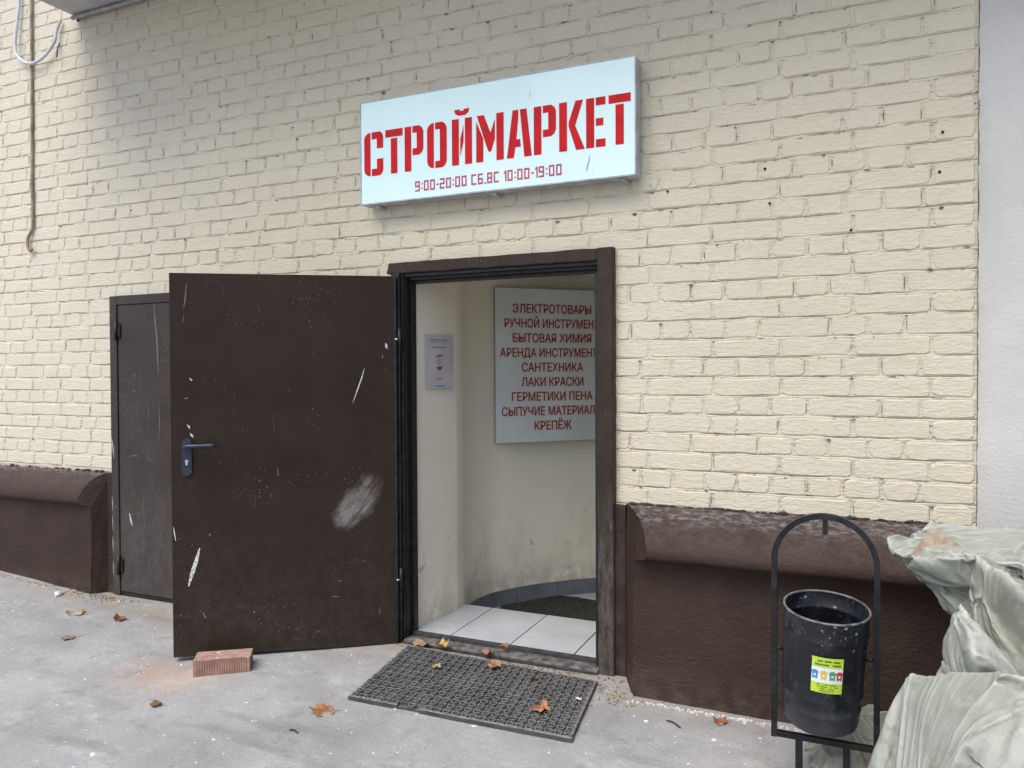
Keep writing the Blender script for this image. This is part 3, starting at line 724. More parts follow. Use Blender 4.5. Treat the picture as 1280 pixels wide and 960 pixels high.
shift(m, do).build('head_rail', M_steel, dc)
m = MB(); m.box(-1.130, -1.060, .0065, .075, -.02, 1.876, .001); shift(m, do).build('jamb', M_steel, dc)
m = MB(); m.box(-2.160, -1.103, .030, .0545, -.03, .0245, .003); shift(m, do).build('threshold_bar', M_silldark, dc)
m = MB(); m.box(-2.168, -1.103, -.050, .0295, -.05, .004, .003); shift(m, do).build('sill_plate', M_sill, dc)
m = MB(); m.box(-2.17, -1.103, -.056, -.0505, -.06, -.004, .002); shift(m, do).build('sill_front', M_silldark, dc)

# ------------------------------------------------------------------ open door leaf
ang = math.atan2(-.61, -.917)
lf = empty('door_leaf', (-2.195, -.062, 0), ang, label='large dark brown metal door swung wide open, with dark lever handle and white scuffs', cat='door')
LW = 1.113
# local x runs to the free edge; local +y is the side facing the camera
m = MB(); m.box(0.0, LW, -.045, 0, -.018, 1.908, .0015); m.build('panel', M_leaf, lf)
m = MB()
m.box(-.004, .012, .0005, .010, -.018, 1.905, .001); m.box(.0, LW+.006, -.052, -.0455, -.024, 1.914, .001)
m.build('edge_flange', M_steel, lf)
for z in (.32, 1.58):
    m = MB(); m.tube([(-.020, -.004, z-.06), (-.020, -.004, z+.06)], .011, 10); m.build('hinge', M_steel, lf)
    m = MB(); m.tube([(-.012, .006, z+.0), (.004, .006, z+.0)], .006, 8); m.build('hinge_bolt', M_metal, lf)
hd = empty('handle', (1.037, 0, 0)); hd.parent = lf
m = MB(); 
plate = arc(0, 1.060, .024, 0, 180, 8)+arc(0, .918, .024, 180, 360, 8)
m.prism(plate, .0005, .011, lambda u, v, d: (u, d, v)); pl = m.build('handle_plate', M_handle, hd)
m = MB(); m.tube(smooth_path([(0, .008, 1.046), (0, .035, 1.046), (-.006, .052, 1.046), (-.03, .060, 1.046), (-.125, .058, 1.047), (-.138, .050, 1.047), (-.140, .040, 1.047)], 5), [.0115]*3+[.0105]*50 if False else .0108, 10); m.build('lever', M_handle, hd)
m = MB(); m.prism(arc(0, .968, .0085, -50, 230, 8)+[(-.0045, .948), (.0045, .948)], .0112, .0125, lambda u, v, d: (u, d, v)); m.build('keyhole', M_metal, hd)
TL = lambda u, v: (u, .0013, v)
marks('paint_mark', [([(.982, .528), (1.0, .46), (1.020, .40), (1.037, .338)], .021), ([(.160, 1.43), (.175, 1.38), (.20, 1.31), (.222, 1.25)], .0055),
    ([(1.035, 1.150), (1.026, 1.140), (1.022, 1.128)], .010), ([(1.022, 1.108), (1.012, 1.095), (1.006, 1.086)], .011), ([(.052, 1.56), (.048, 1.545), (.045, 1.53)], .012),
    ([(1.02, 1.385), (1.014, 1.375), (1.008, 1.372)], .010), ([(1.045, 1.28), (1.03, 1.285)], .007), ([(1.105, .64), (1.10, .60), (1.095, .57)], .006), ([(.07, 1.50), (.066, 1.48)], .007),
    ([(.935, .60), (.930, .585)], .006), ([(.30, .33), (.292, .328)], .008), ([(.97, .20), (.955, .17)], .005), ([(.60, .93), (.598, .88)], .003), ([(.33, .25), (.30, .245)], .005)], M_markwhite, lf, TL)
marks('faded_mark', [([(1.03, 1.86), (1.037, 1.78), (1.045, 1.73)], .008), ([(1.045, 1.70), (1.05, 1.66)], .012), ([(.86, 1.85), (.855, 1.80)], .004), ([(.62, 1.20), (.615, 1.10)], .004)], simple('faded_white_mark', (.13, .12, .11), .8), lf, TL)

# ------------------------------------------------------------------ small door at left
sd_ = empty('small_door', (-3.75, 0, 0), label='small grey-brown metal door partly hidden behind the open door', cat='door')
sdo = Vector((-3.75, 0, 0))
m = MB(); m.box(-4.372, -4.310, -.026, .014, -.02, 1.902, .003); shift(m, sdo).build('frame_post', M_small, sd_)
m = MB(); m.box(-3.14, -3.085, -.026, .014, -.02, 1.902, .003); shift(m, sdo).build('frame_post', M_small, sd_)
m = MB(); m.box(-4.3095, -3.1405, -.025, .014, 1.845, 1.903, .003); shift(m, sdo).build('frame_head', M_small, sd_)
m = MB(); m.box(-4.303, -3.146, -.020, .012, .012, 1.840, .002); shift(m, sdo).build('door_panel', M_small, sd_)
m = MB(); m.box(-4.303, -3.146, -.017, .010, -.03, .008); shift(m, sdo).build('door_foot', M_steel, sd_)
for z in (.18, 1.68):
    m = MB(); m.tube([(-4.306, -.034, z-.06), (-4.306, -.034, z+.06)], .010, 8); m.box(-4.303, -4.275, -.030, -.0205, z-.04, z+.04); shift(m, sdo).build('hinge', M_steel, sd_)
TD = lambda u, v: (u-sdo.x, -.0212, v)
marks('scratch', [([(-3.985, 1.885), (-3.975, 1.75), (-3.96, 1.62), (-3.955, 1.50), (-3.95, 1.41)], .013), ([(-4.06, 1.28), (-4.04, 1.19), (-4.045, 1.05)], .004), ([(-3.95, 1.24), (-3.945, 1.1), (-3.955, .98)], .006),
    ([(-4.23, .87), (-4.18, .89), (-4.12, .885)], .006), ([(-4.06, .93), (-4.05, .87), (-4.0, .85)], .004), ([(-4.10, .70), (-4.09, .5), (-4.07, .3)], .003), ([(-3.99, .68), (-3.985, .6)], .006)], simple('grey_scratch', (.13, .13, .135), .8), sd_, TD)
marks('paint_mark', [([(-4.22, .52), (-4.205, .47), (-4.195, .44)], .014)], M_markwhite, sd_, TD)
M_wornpale = simple('worn_pale_mark', (.26, .26, .25), .8)
marks('paint_mark', [([(-4.366, z), (-4.364, z-.04), (-4.362, z-.10)], .009) for z in (.98, .62, .5, .36, .2)]+[([(-4.345, .56), (-4.33, .55)], .010), ([(-4.335, .10), (-4.325, .06)], .010), ([(-4.365, 1.0), (-4.35, .93), (-4.345, .86)], .014)], M_wornpale, sd_, lambda u, v: (u-sdo.x, -.0275, v))

# ------------------------------------------------------------------ vestibule
base_curve = [(-2.30, .078), (-2.168, .079), (-2.150, .22), (-2.120, .465), (-2.126, .54), (-2.146, .65), (-2.150, .78), (-2.118, .94), (-2.03, 1.10), (-1.93, 1.24), (-1.78, 1.40), (-1.60, 1.55), (-1.35, 1.70), (-1.0, 1.82), (-.65, 1.75), (-.48, 1.5)]
cv = [base_curve[0]]+[(p.x, p.y) for p in smooth_path([(x, y, 0) for x, y in base_curve[3:]], 6)]
cv = [base_curve[0], base_curve[1], base_curve[2]]+cv[1:]
ring = cv+[(-.45, .9), (-.45, .25), (-1.02, .20), (-1.02, .078)]
m = MB(); n = len(ring); zz = [-.16, .3, .9, 1.5, 2.06]
for z in zz: m.v += [(x, y, z) for x, y in ring]
for j in range(len(zz)-1):
    for i in range(n-1): m.f.append((j*n+i, j*n+i+1, (j+1)*n+i+1, (j+1)*n+i)); m.sm.append(3 < i < len(cv)-2)
iw = m.build('interior_wall', M_plaster, fix=False, kind='structure', label='curved pale plaster wall inside the doorway')
m = MB(); m.box(-2.25, -.4, .02, 1.95, 2.045, 2.10); m.build('interior_ceiling', M_plaster, kind='structure')
fl = empty('interior_floor', (-1.6, .25, 0), kind='structure'); fo = Vector((-1.6, .25, 0))
m = MB(); m.box(-2.22, -.4, .055, .573, -.2, .014); m.box(-2.22, -.4, .573, 1.95, -.3, -.112); shift(m, fo).build('floor_bed', M_grout, fl)
TJ = .0035; xs_ = [-2.292, -1.948, -1.604, -1.260, -.916, -.572]
ys_ = [(.053, .237), (.237, .579)]
for i in range(len(xs_)-1):
    for (a, b) in ys_:
        m = MB(); m.box(xs_[i]+TJ, xs_[i+1]-TJ, a+TJ*.6, b-TJ*.6, .014, .0200+.0004*((i*7) % 3), .0008); shift(m, fo).build('tile', M_tile, fl)
for i in range(5):
    for j in range(4):
        a, b = -2.22+i*.334, .585+j*.334
        m = MB(); m.box(a+TJ, a+.334-TJ, b+TJ, b+.334-TJ, -.112, -.105, .0008); shift(m, fo).build('tile', M_tile, fl)
for i in range(5):
    m = MB(); m.box(-2.23+i*.334+.002, -2.23+(i+1)*.334-.002,   .5735, .5785, -.11, .013, .0008); shift(m, fo).build('riser_tile', M_skirt, fl)
# skirting tiles following the curve
acc = 0; seg = []; sk_tiles = []
for i in range(6, len(cv)-3):
    a = Vector((*cv[i], 0)); b = Vector((*cv[i+1], 0)); seg.append(a); acc += (b-a).length
    if acc > .30: seg.append(b); sk_tiles.append(seg); seg = []; acc = 0
for seg in sk_tiles:
    m = MB(); nn = len(seg); vs = []
    for t_, z in ((.002, -.11), (.010, -.11), (.010, -.004), (.002, -.004)):
        for i, p in enumerate(seg):
            tn = (seg[min(i+1, nn-1)]-seg[max(i-1, 0)]).normalized(); nr = Vector((tn.y, -tn.x, 0))
            q = p+nr*t_+(tn*.002 if i == 0 else (-tn*.002 if i == nn-1 else Vector()))
            vs.append((q.x, q.y, z))
    fs = []
    for r_ in range(3):
        for i in range(nn-1): fs.append((r_*nn+i, r_*nn+i+1, (r_+1)*nn+i+1, (r_+1)*nn+i))
    fs += [(0, nn, 2*nn, 3*nn), (nn-1, 2*nn-1, 3*nn-1, 4*nn-1)]
    m.add(vs, fs); m.build('skirting_tile', M_skirt, iw)
# dark carpet on the lower floor
m = MB(); c_ = [(-2.07, .98), (-1.97, 1.13), (-1.90, 1.23), (-1.815, 1.335), (-1.70, 1.345), (-1.54, 1.315), (-1.2, 1.2), (-.7, 1.0), (-.7, .59), (-2.05, .59)]
vs = [(x, y, -.094+.005*fbm(x*6, y*6)) for x, y in c_]; m.add(vs+[(x, y, -.1045) for x, y in c_], [tuple(range(len(c_)))]+[(i, (i+1) % len(c_), (i+1) % len(c_)+len(c_), i+len(c_)) for i in range(len(c_))])
m.build('floor_mat', M_darkmat, label='dark floor cloth on the lower tiles inside the doorway', cat='mat')

# ------------------------------------------------------------------ assortment board inside
bd = empty('price_board', (-2.09, .935, 0), math.atan2(.698, .716), label='white board listing goods in dark red capitals on the curved inside wall', cat='board')
BW, BZ0, BZ1 = .815, .952, 1.942
m = MB(); m.box(0, BW, .001, .012, BZ0, BZ1, .001); m.build('board_panel', M_board, bd)
m = MB()
for (a, b, c, d) in [(-.004, BW+.004, BZ0-.004, BZ0), (-.004, BW+.004, BZ1, BZ1+.004), (-.004, 0, BZ0, BZ1), (BW, BW+.004, BZ0, BZ1)]: m.box(a, b, -.0005, .012, c, d)
m.build('board_edging', M_boardedge, bd)
def text_mesh(body, bold=.0):
    cu = bpy.data.curves.new('t', 'FONT'); cu.body = body; cu.size = 1; cu.offset = bold; cu.resolution_u = 3; cu.align_x = 'LEFT'
    o = bpy.data.objects.new('t', cu); col.objects.link(o); dg = bpy.context.evaluated_depsgraph_get()
    me = bpy.data.meshes.new_from_object(o.evaluated_get(dg)); bpy.data.objects.remove(o); bpy.data.curves.remove(cu); return me
def place_text(body, cx, zb, width, caph, T, mat, parent, name='text_line', bold=.0, label=None):
    if body[0] == 'Э':      # drawn as a turned С with a bar
        mc = text_mesh('С', 0); mr = text_mesh(body[1:], 0); xm = max(v.co.x for v in mc.vertices); n0 = len(mc.vertices)
        one = [Vector((xm-v.co.x, v.co.y, 0)) for v in mc.vertices]; fcs = [tuple(p_.vertices) for p_ in mc.polygons]
        one += [Vector((v.co.x+xm+.04, v.co.y, 0)) for v in mr.vertices]; fcs += [tuple(i+n0 for i in p_.vertices) for p_ in mr.polygons]
        n1 = len(one); one += [Vector(q) for q in ((.22, .325, 0), (xm-.08, .325, 0), (xm-.08, .41, 0), (.22, .41, 0))]; fcs.append((n1, n1+1, n1+2, n1+3))
    else:
        me = text_mesh(body, bold); one = [v.co.copy() for v in me.vertices]; fcs = [tuple(p_.vertices) for p_ in me.polygons]
    allv = []; allf = []
    for k_, (dx, dy_) in enumerate([(0, 0), (.018, 0), (.036, 0), (.054, 0), (.01, .02), (.044, .02), (.01, -.02), (.044, -.02)]):
        n0 = len(allv); allv += [(v.x+dx, v.y+dy_, k_*.00006) for v in one]; allf += [tuple(i+n0 for i in f) for f in fcs]
    me = bpy.data.meshes.new(name); me.from_pydata(allv, [], allf)
    x0 = min(v.co.x for v in me.vertices); x1 = max(v.co.x for v in me.vertices)
    sx = width/(x1-x0); sz = caph/.727
    for v in me.vertices:
        v.co = Vector(T((v.co.x-x0)*sx+cx-width/2, v.co.y*sz+zb))-Vector((0, v.co.z, 0))
    o = link_mesh(name, me, mat, parent)
    if label: o['label'] = label
    return o
lines = [('ЭЛЕКТРОТОВАРЫ', .585), ('РУЧНОЙ ИНСТРУМЕНТ', .70), ('БЫТОВАЯ ХИМИЯ', .585), ('АРЕНДА ИНСТРУМЕНТА', .765), ('САНТЕХНИКА', .455), ('ЛАКИ КРАСКИ', .460), ('ГЕРМЕТИКИ ПЕНА', .60), ('СЫПУЧИЕ МАТЕРИАЛЫ', .745), ('КРЕПЁЖ', .275)]
TB = lambda u, v: (u, -.0008, v)
for i, (s_, wd) in enumerate(lines):
    place_text(s_, BW/2-.012, 1.786-i*.0945, wd*.955, .056, TB, M_text, bd)

# ------------------------------------------------------------------ poster
pA, pB = Vector((-2.1535, .16, 0)), Vector((-2.1215, .42, 0))
pang = math.atan2((pB-pA).y, (pB-pA).x); PW = (pB-pA).length
po = empty('poster', (pA.x+.006, pA.y, 1.315), pang, label='small lilac notice with a face mask picture on the inside left wall', cat='poster')
m = MB(); m.box(0, PW, -.0015, .0, 0, .298); m.build('sheet', M_poster, po)
TP = lambda u, v, d=0: (u, -.0022-d, v)
def wl(x, z): return x, z
m = MB()
for (a, b, z, h) in [(.035, .215, .268, .008), (.045, .20, .257, .004), (.055, .195, .228, .007)]:
    x = a; rr = random.Random(int(z*1000))
    while x < b:
        l = .006+rr.random()*.010; m.prism(rect(x, min(b, x+l), z, z+h*(.7+.3*rr.random())), -.0016, -.0022, lambda u, v, d: (u, d, v)); x += l+.003
for (a, b, z, h) in [(.10, .15, .052, .006)]: m.prism(rect(a, b, z, z+h), -.0016, -.0022, lambda u, v, d: (u, d, v))
m.build('print_line', M_inkpale, po, kind='stuff')
m = MB()
m.prism([(.095, .172), (.100, .182), (.118, .189), (.142, .190), (.160, .186), (.170, .180), (.140, .181), (.112, .177)], -.0016, -.0023, lambda u, v, d: (u, d, v))
m.prism([(.098, .126), (.108, .121), (.125, .123), (.142, .122), (.158, .131), (.152, .115), (.140, .106), (.128, .103), (.112, .106), (.104, .116)], -.0016, -.0023, lambda u, v, d: (u, d, v))
m.build('emblem', M_ink, po, kind='stuff')
m = MB(); m.prism([(.112, .172), (.155, .175), (.158, .135), (.145, .126), (.108, .126), (.10, .150)], -.0016, -.0020, lambda u, v, d: (u, d, v)); m.build('face_patch', simple('pale_skin_print', (.50, .47, .45), .5), po)
m = MB(); m.prism(rect(.070, .180, .006, .026), -.0016, -.0024, lambda u, v, d: (u, d, v)); m.build('sticker', M_paper, po)
m = MB(); x = .078
while x < .170: m.prism(rect(x, x+.009, .011, .021), -.0025, -.0029, lambda u, v, d: (u, d, v)); x += .013
m.build('print_line', simple('blue_ink', (.10, .16, .30), .6), po, kind='stuff')

# ------------------------------------------------------------------ rubber door mat
mt = empty('door_mat', (-1.55, -.42, 0), label='black rubber ring mat lying on the concrete before the doorway', cat='mat')
mo = Vector((-1.55, -.42, 0))
cA, cB, cC, cD = (-2.111, -.098), (-2.052, -.690), (-1.008, -.672), (-1.072, -.148)   # back-left, front-left, front-right, back-right
def mq(u, v): # u left->right, v back->front
    x = (cA[0]*(1-u)+cD[0]*u)*(1-v)+(cB[0]*(1-u)+cC[0]*u)*v; y = (cA[1]*(1-u)+cD[1]*u)*(1-v)+(cB[1]*(1-u)+cC[1]*u)*v
    return x, y
def mz(x, y): return gz(x, y)+.008+.004*fbm(x*3, y*3, 7)
m = MB(); NU, NV = 40, 24
for j in range(NV+1):
    for i in range(NU+1): x, y = mq(i/NU, j/NV); m.v.append((x-mo.x, y-mo.y, mz(x, y)+.001))
for j in range(NV):
    for i in range(NU): a = j*(NU+1)+i; m.f.append((a, a+1, a+NU+2, a+NU+1)); m.sm.append(True)
m.build('mat_base', M_matbase, mt, fix=False)
ribs = MB(); CU, CV = 25, 12; TH = .011
def rib(u0, v0, u1, v1, wd, n=24, zt=TH, mbx=ribs):
    P_ = [];
    for i in range(n+1):
        t_ = i/n; x, y = mq(u0+(u1-u0)*t_, v0+(v1-v0)*t_); P_.append(Vector((x, y, mz(x, y))))
    vs = []
    for i, p in enumerate(P_):
        tn = (P_[min(i+1, n)]-P_[max(0, i-1)]).normalized(); nr = Vector((-tn.y, tn.x, 0))*wd/2
        for q, z in ((nr, -.008), (nr, zt-.002), (nr*.6, zt), (-nr*.6, zt), (-nr, zt-.002), (-nr, -.008)):
            vs.append((p.x+q.x-mo.x, p.y+q.y-mo.y, p.z+z))
    fs = []
    for i in range(n):
        for k_ in range(5): fs.append((i*6+k_, i*6+k_+1, (i+1)*6+k_+1, (i+1)*6+k_))
    fs += [tuple(range(6)), tuple(n*6+k_ for k_ in range(6))]
    mbx.add(vs, fs)
edge = MB()
rib(0, .008, 1, .008, .012, 36, TH+.001, edge); rib(.008, 0, .008, 1, .012, 24, TH+.001, edge); rib(.992, 0, .992, 1, .012, 24, TH+.001, edge)
rib(0, .992, .24, .992, .014, 12, TH+.001, edge); rib(.345, .992, 1, .992, .014, 24, TH+.001, edge)
edge.build('mat_edge', M_rubber, mt)
for i in range(1, CU): rib(i/CU, .01, i/CU, .985 if not 5 < i < 9 else .95, .0050, 24, .0040)
for j in range(1, CV): rib(.01, j/CV, .99, j/CV, .0050, 36, .0048)
ribs.build('mat_rib', M_rubber, mt)
rg = MB(); rr = random.Random(3)
for j in range(CV):
    for i in range(CU):
        if j == CV-1 and 5 < i < 9 and i != 7: continue
        x, y = mq((i+.5)/CU, (j+.5)/CV); x += (rr.random()-.5)*.002; y += (rr.random()-.5)*.002; zc = mz(x, y); tl = (rr.random()-.5)*.2
        vs = []; n_ = 10
        for (r_, z) in ((.0172, .0), (.0164, .0120), (.0142, .0138), (.0118, .0125), (.0110, .0)):
            for k_ in range(n_):
                a = 2*math.pi*k_/n_; vs.append((x-mo.x+r_*math.cos(a)*1.12, y-mo.y+r_*math.sin(a)*1.1, zc+z*(1+tl*math.cos(a))))
        fs = [(a*n_+k_, a*n_+(k_+1) % n_, (a+1)*n_+(k_+1) % n_, (a+1)*n_+k_) for a in range(4) for k_ in range(n_)]
        rg.add(vs, fs, True)
rg.build('mat_ring', M_rubber, mt, fix=False, kind='stuff')

# ------------------------------------------------------------------ brick wedging the door
bl, br_ = Vector((-2.893, -.772, 0)), Vector((-2.684, -.622, 0))
bang = math.atan2((br_-bl).y, (br_-bl).x)
bk = empty('loose_brick', (bl.x, bl.y, gz(bl.x, bl.y)), bang, label='loose red brick with grooved side wedged under the open door leaf', cat='brick')
m = MB(); BLn, BD, BH = .262, .122, .078
pts = [(0, 0)]; ng = 21
front = []
for i in range(ng):
    a = .012+i*(BLn-.024)/ng; s_ = (BLn-.024)/ng
    front += [(a, -.0), (a+s_*.55, -.0), (a+s_*.62, .0028), (a+s_*.93, .0028)]
poly = [(0.0, .004), (.004, 0)]+front+[(BLn-.004, 0), (BLn, .004), (BLn, BD-.004), (BLn-.004, BD), (.004, BD), (0, BD-.004)]
m.prism(poly, -.004, BH, lambda u, v, d: (u, v, d))
m.v = [(x+.0015*fbm(x*30, y*30, z*30), y+.0012*fbm(x*30, z*30, 4), z+(.002*fbm(x*25, y*25) if z > .01 else 0)) for x, y, z in m.v]
m.build('brick_body', M_redbrick, bk)

# ------------------------------------------------------------------ waste bin
bn = empty('waste_bin', (-.096, -.69, 0), 0, label='black metal hanging waste bin in a hooped frame before the right plinth', cat='waste bin')
HW = .161; ZB = .150; ZT = .915; bar = .0105
m = MB()
path = [(-HW, 0, ZB-bar), (-HW, 0, .45), (-HW, 0, ZT-HW)]+[(-HW*math.cos(R(a)), 0, ZT-HW+HW*math.sin(R(a))) for a in range(6, 180, 6)]+[(HW, 0, ZT-HW), (HW, 0, .45), (HW, 0, ZB-bar)]
# ribbon-like square tube: width 26 mm, thickness 18 mm
vs = []; P_ = [Vector(p) for p in path]
for i, p in enumerate(P_):
    tn = (P_[min(i+1, len(P_)-1)]-P_[max(0, i-1)]).normalized(); nr = Vector((-tn.z, 0, tn.x))
    for a, b in ((-1, -1), (1, -1), (1, 1), (-1, 1)): vs.append(p+nr*a*.0095+Vector((0, b*.011, 0)))
m.add(vs, [(i*4+k_, i*4+(k_+1) % 4, (i+1)*4+(k_+1) % 4, (i+1)*4+k_) for i in range(len(P_)-1) for k_ in range(4)]+[(0, 1, 2, 3), tuple(4*(len(P_)-1)+k_ for k_ in range(4))])
m.build('hoop', M_binframe, bn)
m = MB(); m.box(-HW+.010, HW-.010, -.0105, .0105, ZB-.0095, ZB+.0095, .0015); m.build('cross_bar', M_binframe, bn)
m = MB(); m.box(-.006, .010, -.007, .007, ZT-.062, ZT-.0095, .001); m.build('catch', M_binframe, bn)
for x in (-.080, .070):
    m = MB(); m.box(x-.0115, x+.0115, -.0115, .0115, -.28, ZB-.0097, .0015); m.build('leg', M_binframe, bn)
for s_ in (-1, 1):
    m = MB(); m.tube([(s_*.126-.006, 0, .447), (s_*.163, 0, .447)], .006, 8); m.build('pivot', M_binframe, bn)
bt = Matrix.Translation((-.014, -.008, .222)) @ Matrix.Rotation(R(3.2), 4, 'Y') @ Matrix.Rotation(R(7), 4, 'X') @ Matrix.Diagonal((.945, .945, .925, 1))
bo = bpy.data.objects.new('bucket', None)
m = MB()
prof = [(.0, .0), (.09, .0), (.112, .004), (.124, .016), (.128, .035), (.1295, .075), (.1325, .080), (.1325, .086), (.1305, .090), (.133, .130), (.1360, .136), (.1360, .142), (.134, .147), (.137, .30), (.1395, .355), (.1420, .361), (.1420, .366), (.1400, .371), (.1415, .425), (.142, .437)]
m.lathe(prof, 56)
inner = [(.139, .437), (.1385, .385), (.1345, .380), (.1345, .374), (.1375, .369), (.134, .15), (.126, .03), (.09, .008), (.0, .008)]
m.lathe(inner, 56)
bk2 = m.build('bucket', M_bin, bn, fix=False); bk2.matrix_local = bt
m = MB(); pr_ = []
for i in range(13): a = 2*math.pi*i/12; pr_.append((.1405+.0042*math.cos(a), .438+.0042*math.sin(a)))
m.lathe(pr_, 56); rm = m.build('rim', M_rim, bk2, fix=False)
# sticker wrapped on the bucket
def cyl(u, v, r_): a = -math.pi/2+u/.137; r_ += .0016; return Vector((r_*math.cos(a), r_*math.sin(a), v))
def wrap(name, polys, r_, mat, parent=bk2):
    m = MB()
    for (u0, u1, v0, v1) in polys:
        n_ = max(2, int((u1-u0)/.008)); vs = []
        for i in range(n_+1):
            u = u0+(u1-u0)*i/n_; vs += [cyl(u, v0, r_+(v0-.2)*.018), cyl(u, v1, r_+(v1-.2)*.018)]
        m.add(vs, [(2*i, 2*i+1, 2*i+3, 2*i+2) for i in range(n_)])
    return m.build(name, mat, parent, fix=False)
su0, su1, sv0, sv1 = -.032, .066, .185, .315
M_green = simple('lime_print', (.46, .64, .06), .45, .04, 20, .02); M_swhite = simple('sticker_white', (.74, .78, .86), .4, .02, 20, .02)
M_sink = simple('sticker_ink', (.06, .10, .02), .5)
wrap('sticker', [(su0, su1, sv0, sv1)], .1375, M_swhite)
wrap('sticker_band', [(su0, su1, sv1-.036, sv1)], .1379, M_green); wrap('sticker_band', [(su0, su1, sv0, sv0+.038)], .1379, M_green)
def wrap_text(body, uc, v, width, h, bold=.02):
    me = text_mesh(body, bold); x0 = min(q.co.x for q in me.vertices); x1 = max(q.co.x for q in me.vertices)
    for q in me.vertices:
        u = (q.co.x-x0)/(x1-x0)*width+uc-width/2; vv = q.co.y*h/.727+v; q.co = cyl(u, vv, .1383+(vv-.2)*.018)
    link_mesh('sticker_text', me, M_sink, bk2)
uc = (su0+su1)/2
rr = random.Random(8)
tl = []
for (v, wd, hh_, gl) in [(sv1-.017, .072, .009, .005), (sv1-.030, .078, .009, .005), (sv0+.029, .062, .0045, .003), (sv0+.021, .068, .0042, .003), (sv0+.013, .042, .0042, .004), (sv0+.005, .042, .0042, .004)]:
    u = uc-wd/2
    while u < uc+wd/2:
        l = gl*(.5+rr.random()*.7)
        if rr.random() < .86:
            tl.append((u, u+l, v+rr.random()*hh_*.25, v+hh_*(.75+.25*rr.random())))
            if rr.random() < .4: tl.append((u+l*.2, u+l*1.25, v+hh_*.4, v+hh_*.55))
        u += l+gl*.22
wrap('sticker_print', tl, .1383, M_sink)['kind'] = 'stuff'
for cx_, cc in ((-.021, (.05, .25, .55)), (.006, (.70, .46, .07)), (.033, (.06, .32, .10)), (.055, (.50, .06, .06))):
    mm_ = simple('pictogram_ink', cc, .5, .03, 20, .02)
    wrap('pictogram', [(cx_-.0085, cx_+.0085, .237, .255), (cx_-.0105, cx_+.0105, .255, .264), (cx_-.006, cx_+.006, .264, .2675), (cx_-.007, cx_-.004, .2335, .237), (cx_+.004, cx_+.007, .2335, .237)], .1383, mm_)
    wrap('pictogram_mark', [(cx_-.003, cx_+.003, .245, .253)], .1386, M_swhite)

# ------------------------------------------------------------------ sacks of rubble: woven fabric settled over lumpy contents by a short cloth run
SACK_PTS = [
    [(0.109, -0.568, 0.835), (0.123, -0.628, 0.800), (0.246, -0.408, 0.843), (0.395, -0.388, 0.857), (0.561, -0.438, 0.874), (0.764, -0.488, 0.854), (0.194, -0.628, 0.727), (0.302, -0.588, 0.631), (0.411, -0.538, 0.542), (0.357, -0.768, 0.828), (0.450, -0.828, 0.838), (0.670, -0.788, 0.724), (0.291, -0.688, 0.803), (0.554, -0.488, 0.361), (0.787, -0.488, 0.399)],
    [(0.333, -0.828, 0.829), (0.315, -0.808, 0.748), (0.329, -0.768, 0.652), (0.399, -0.928, 0.804), (0.461, -0.988, 0.762), (0.621, -0.988, 0.711), (0.353, -0.888, 0.550), (0.394, -0.968, 0.551), (0.462, -0.988, 0.558), (0.623, -0.988, 0.348), (0.442, -0.638, 0.297), (0.726, -0.638, 0.785), (0.537, -0.588, 0.140)],
    [(0.283, -0.928, 0.726), (0.256, -0.938, 0.681), (0.237, -0.928, 0.617), (0.231, -0.908, 0.503), (0.315, -1.028, 0.694), (0.356, -1.068, 0.636), (0.402, -1.068, 0.578), (0.286, -1.108, 0.650), (0.282, -1.068, 0.492), (0.444, -0.988, 0.444), (0.363, -0.738, 0.424), (0.261, -0.788, 0.377)],
    [(0.147, -1.038, 0.544), (0.122, -1.068, 0.487), (0.102, -1.048, 0.396), (0.061, -1.068, 0.293), (0.003, -1.068, 0.199), (0.254, -1.148, 0.584), (0.330, -1.248, 0.629), (0.402, -1.308, 0.695), (0.271, -1.438, 0.508), (0.359, -1.468, 0.594), (0.162, -1.388, 0.286), (0.297, -1.488, 0.302), (0.532, -1.288, 0.661), (0.514, -1.488, 0.358), (0.189, -0.738, 0.088), (0.421, -0.638, 0.217), (0.679, -0.688, 0.169)],
    [(0.019, -0.408, 0.166), (0.057, -0.368, 0.174), (0.124, -0.408, 0.173), (0.124, -0.468, 0.154), (0.093, -0.508, 0.117), (0.003, -0.488, 0.083), (-0.076, -0.488, 0.053), (-0.174, -0.448, 0.016), (-0.150, -0.628, 0.016), (-0.044, -0.788, 0.023), (0.073, -0.788, 0.049), (0.162, -0.388, 0.025), (0.086, -0.288, -0.005), (-0.080, -0.368, 0.005)]]
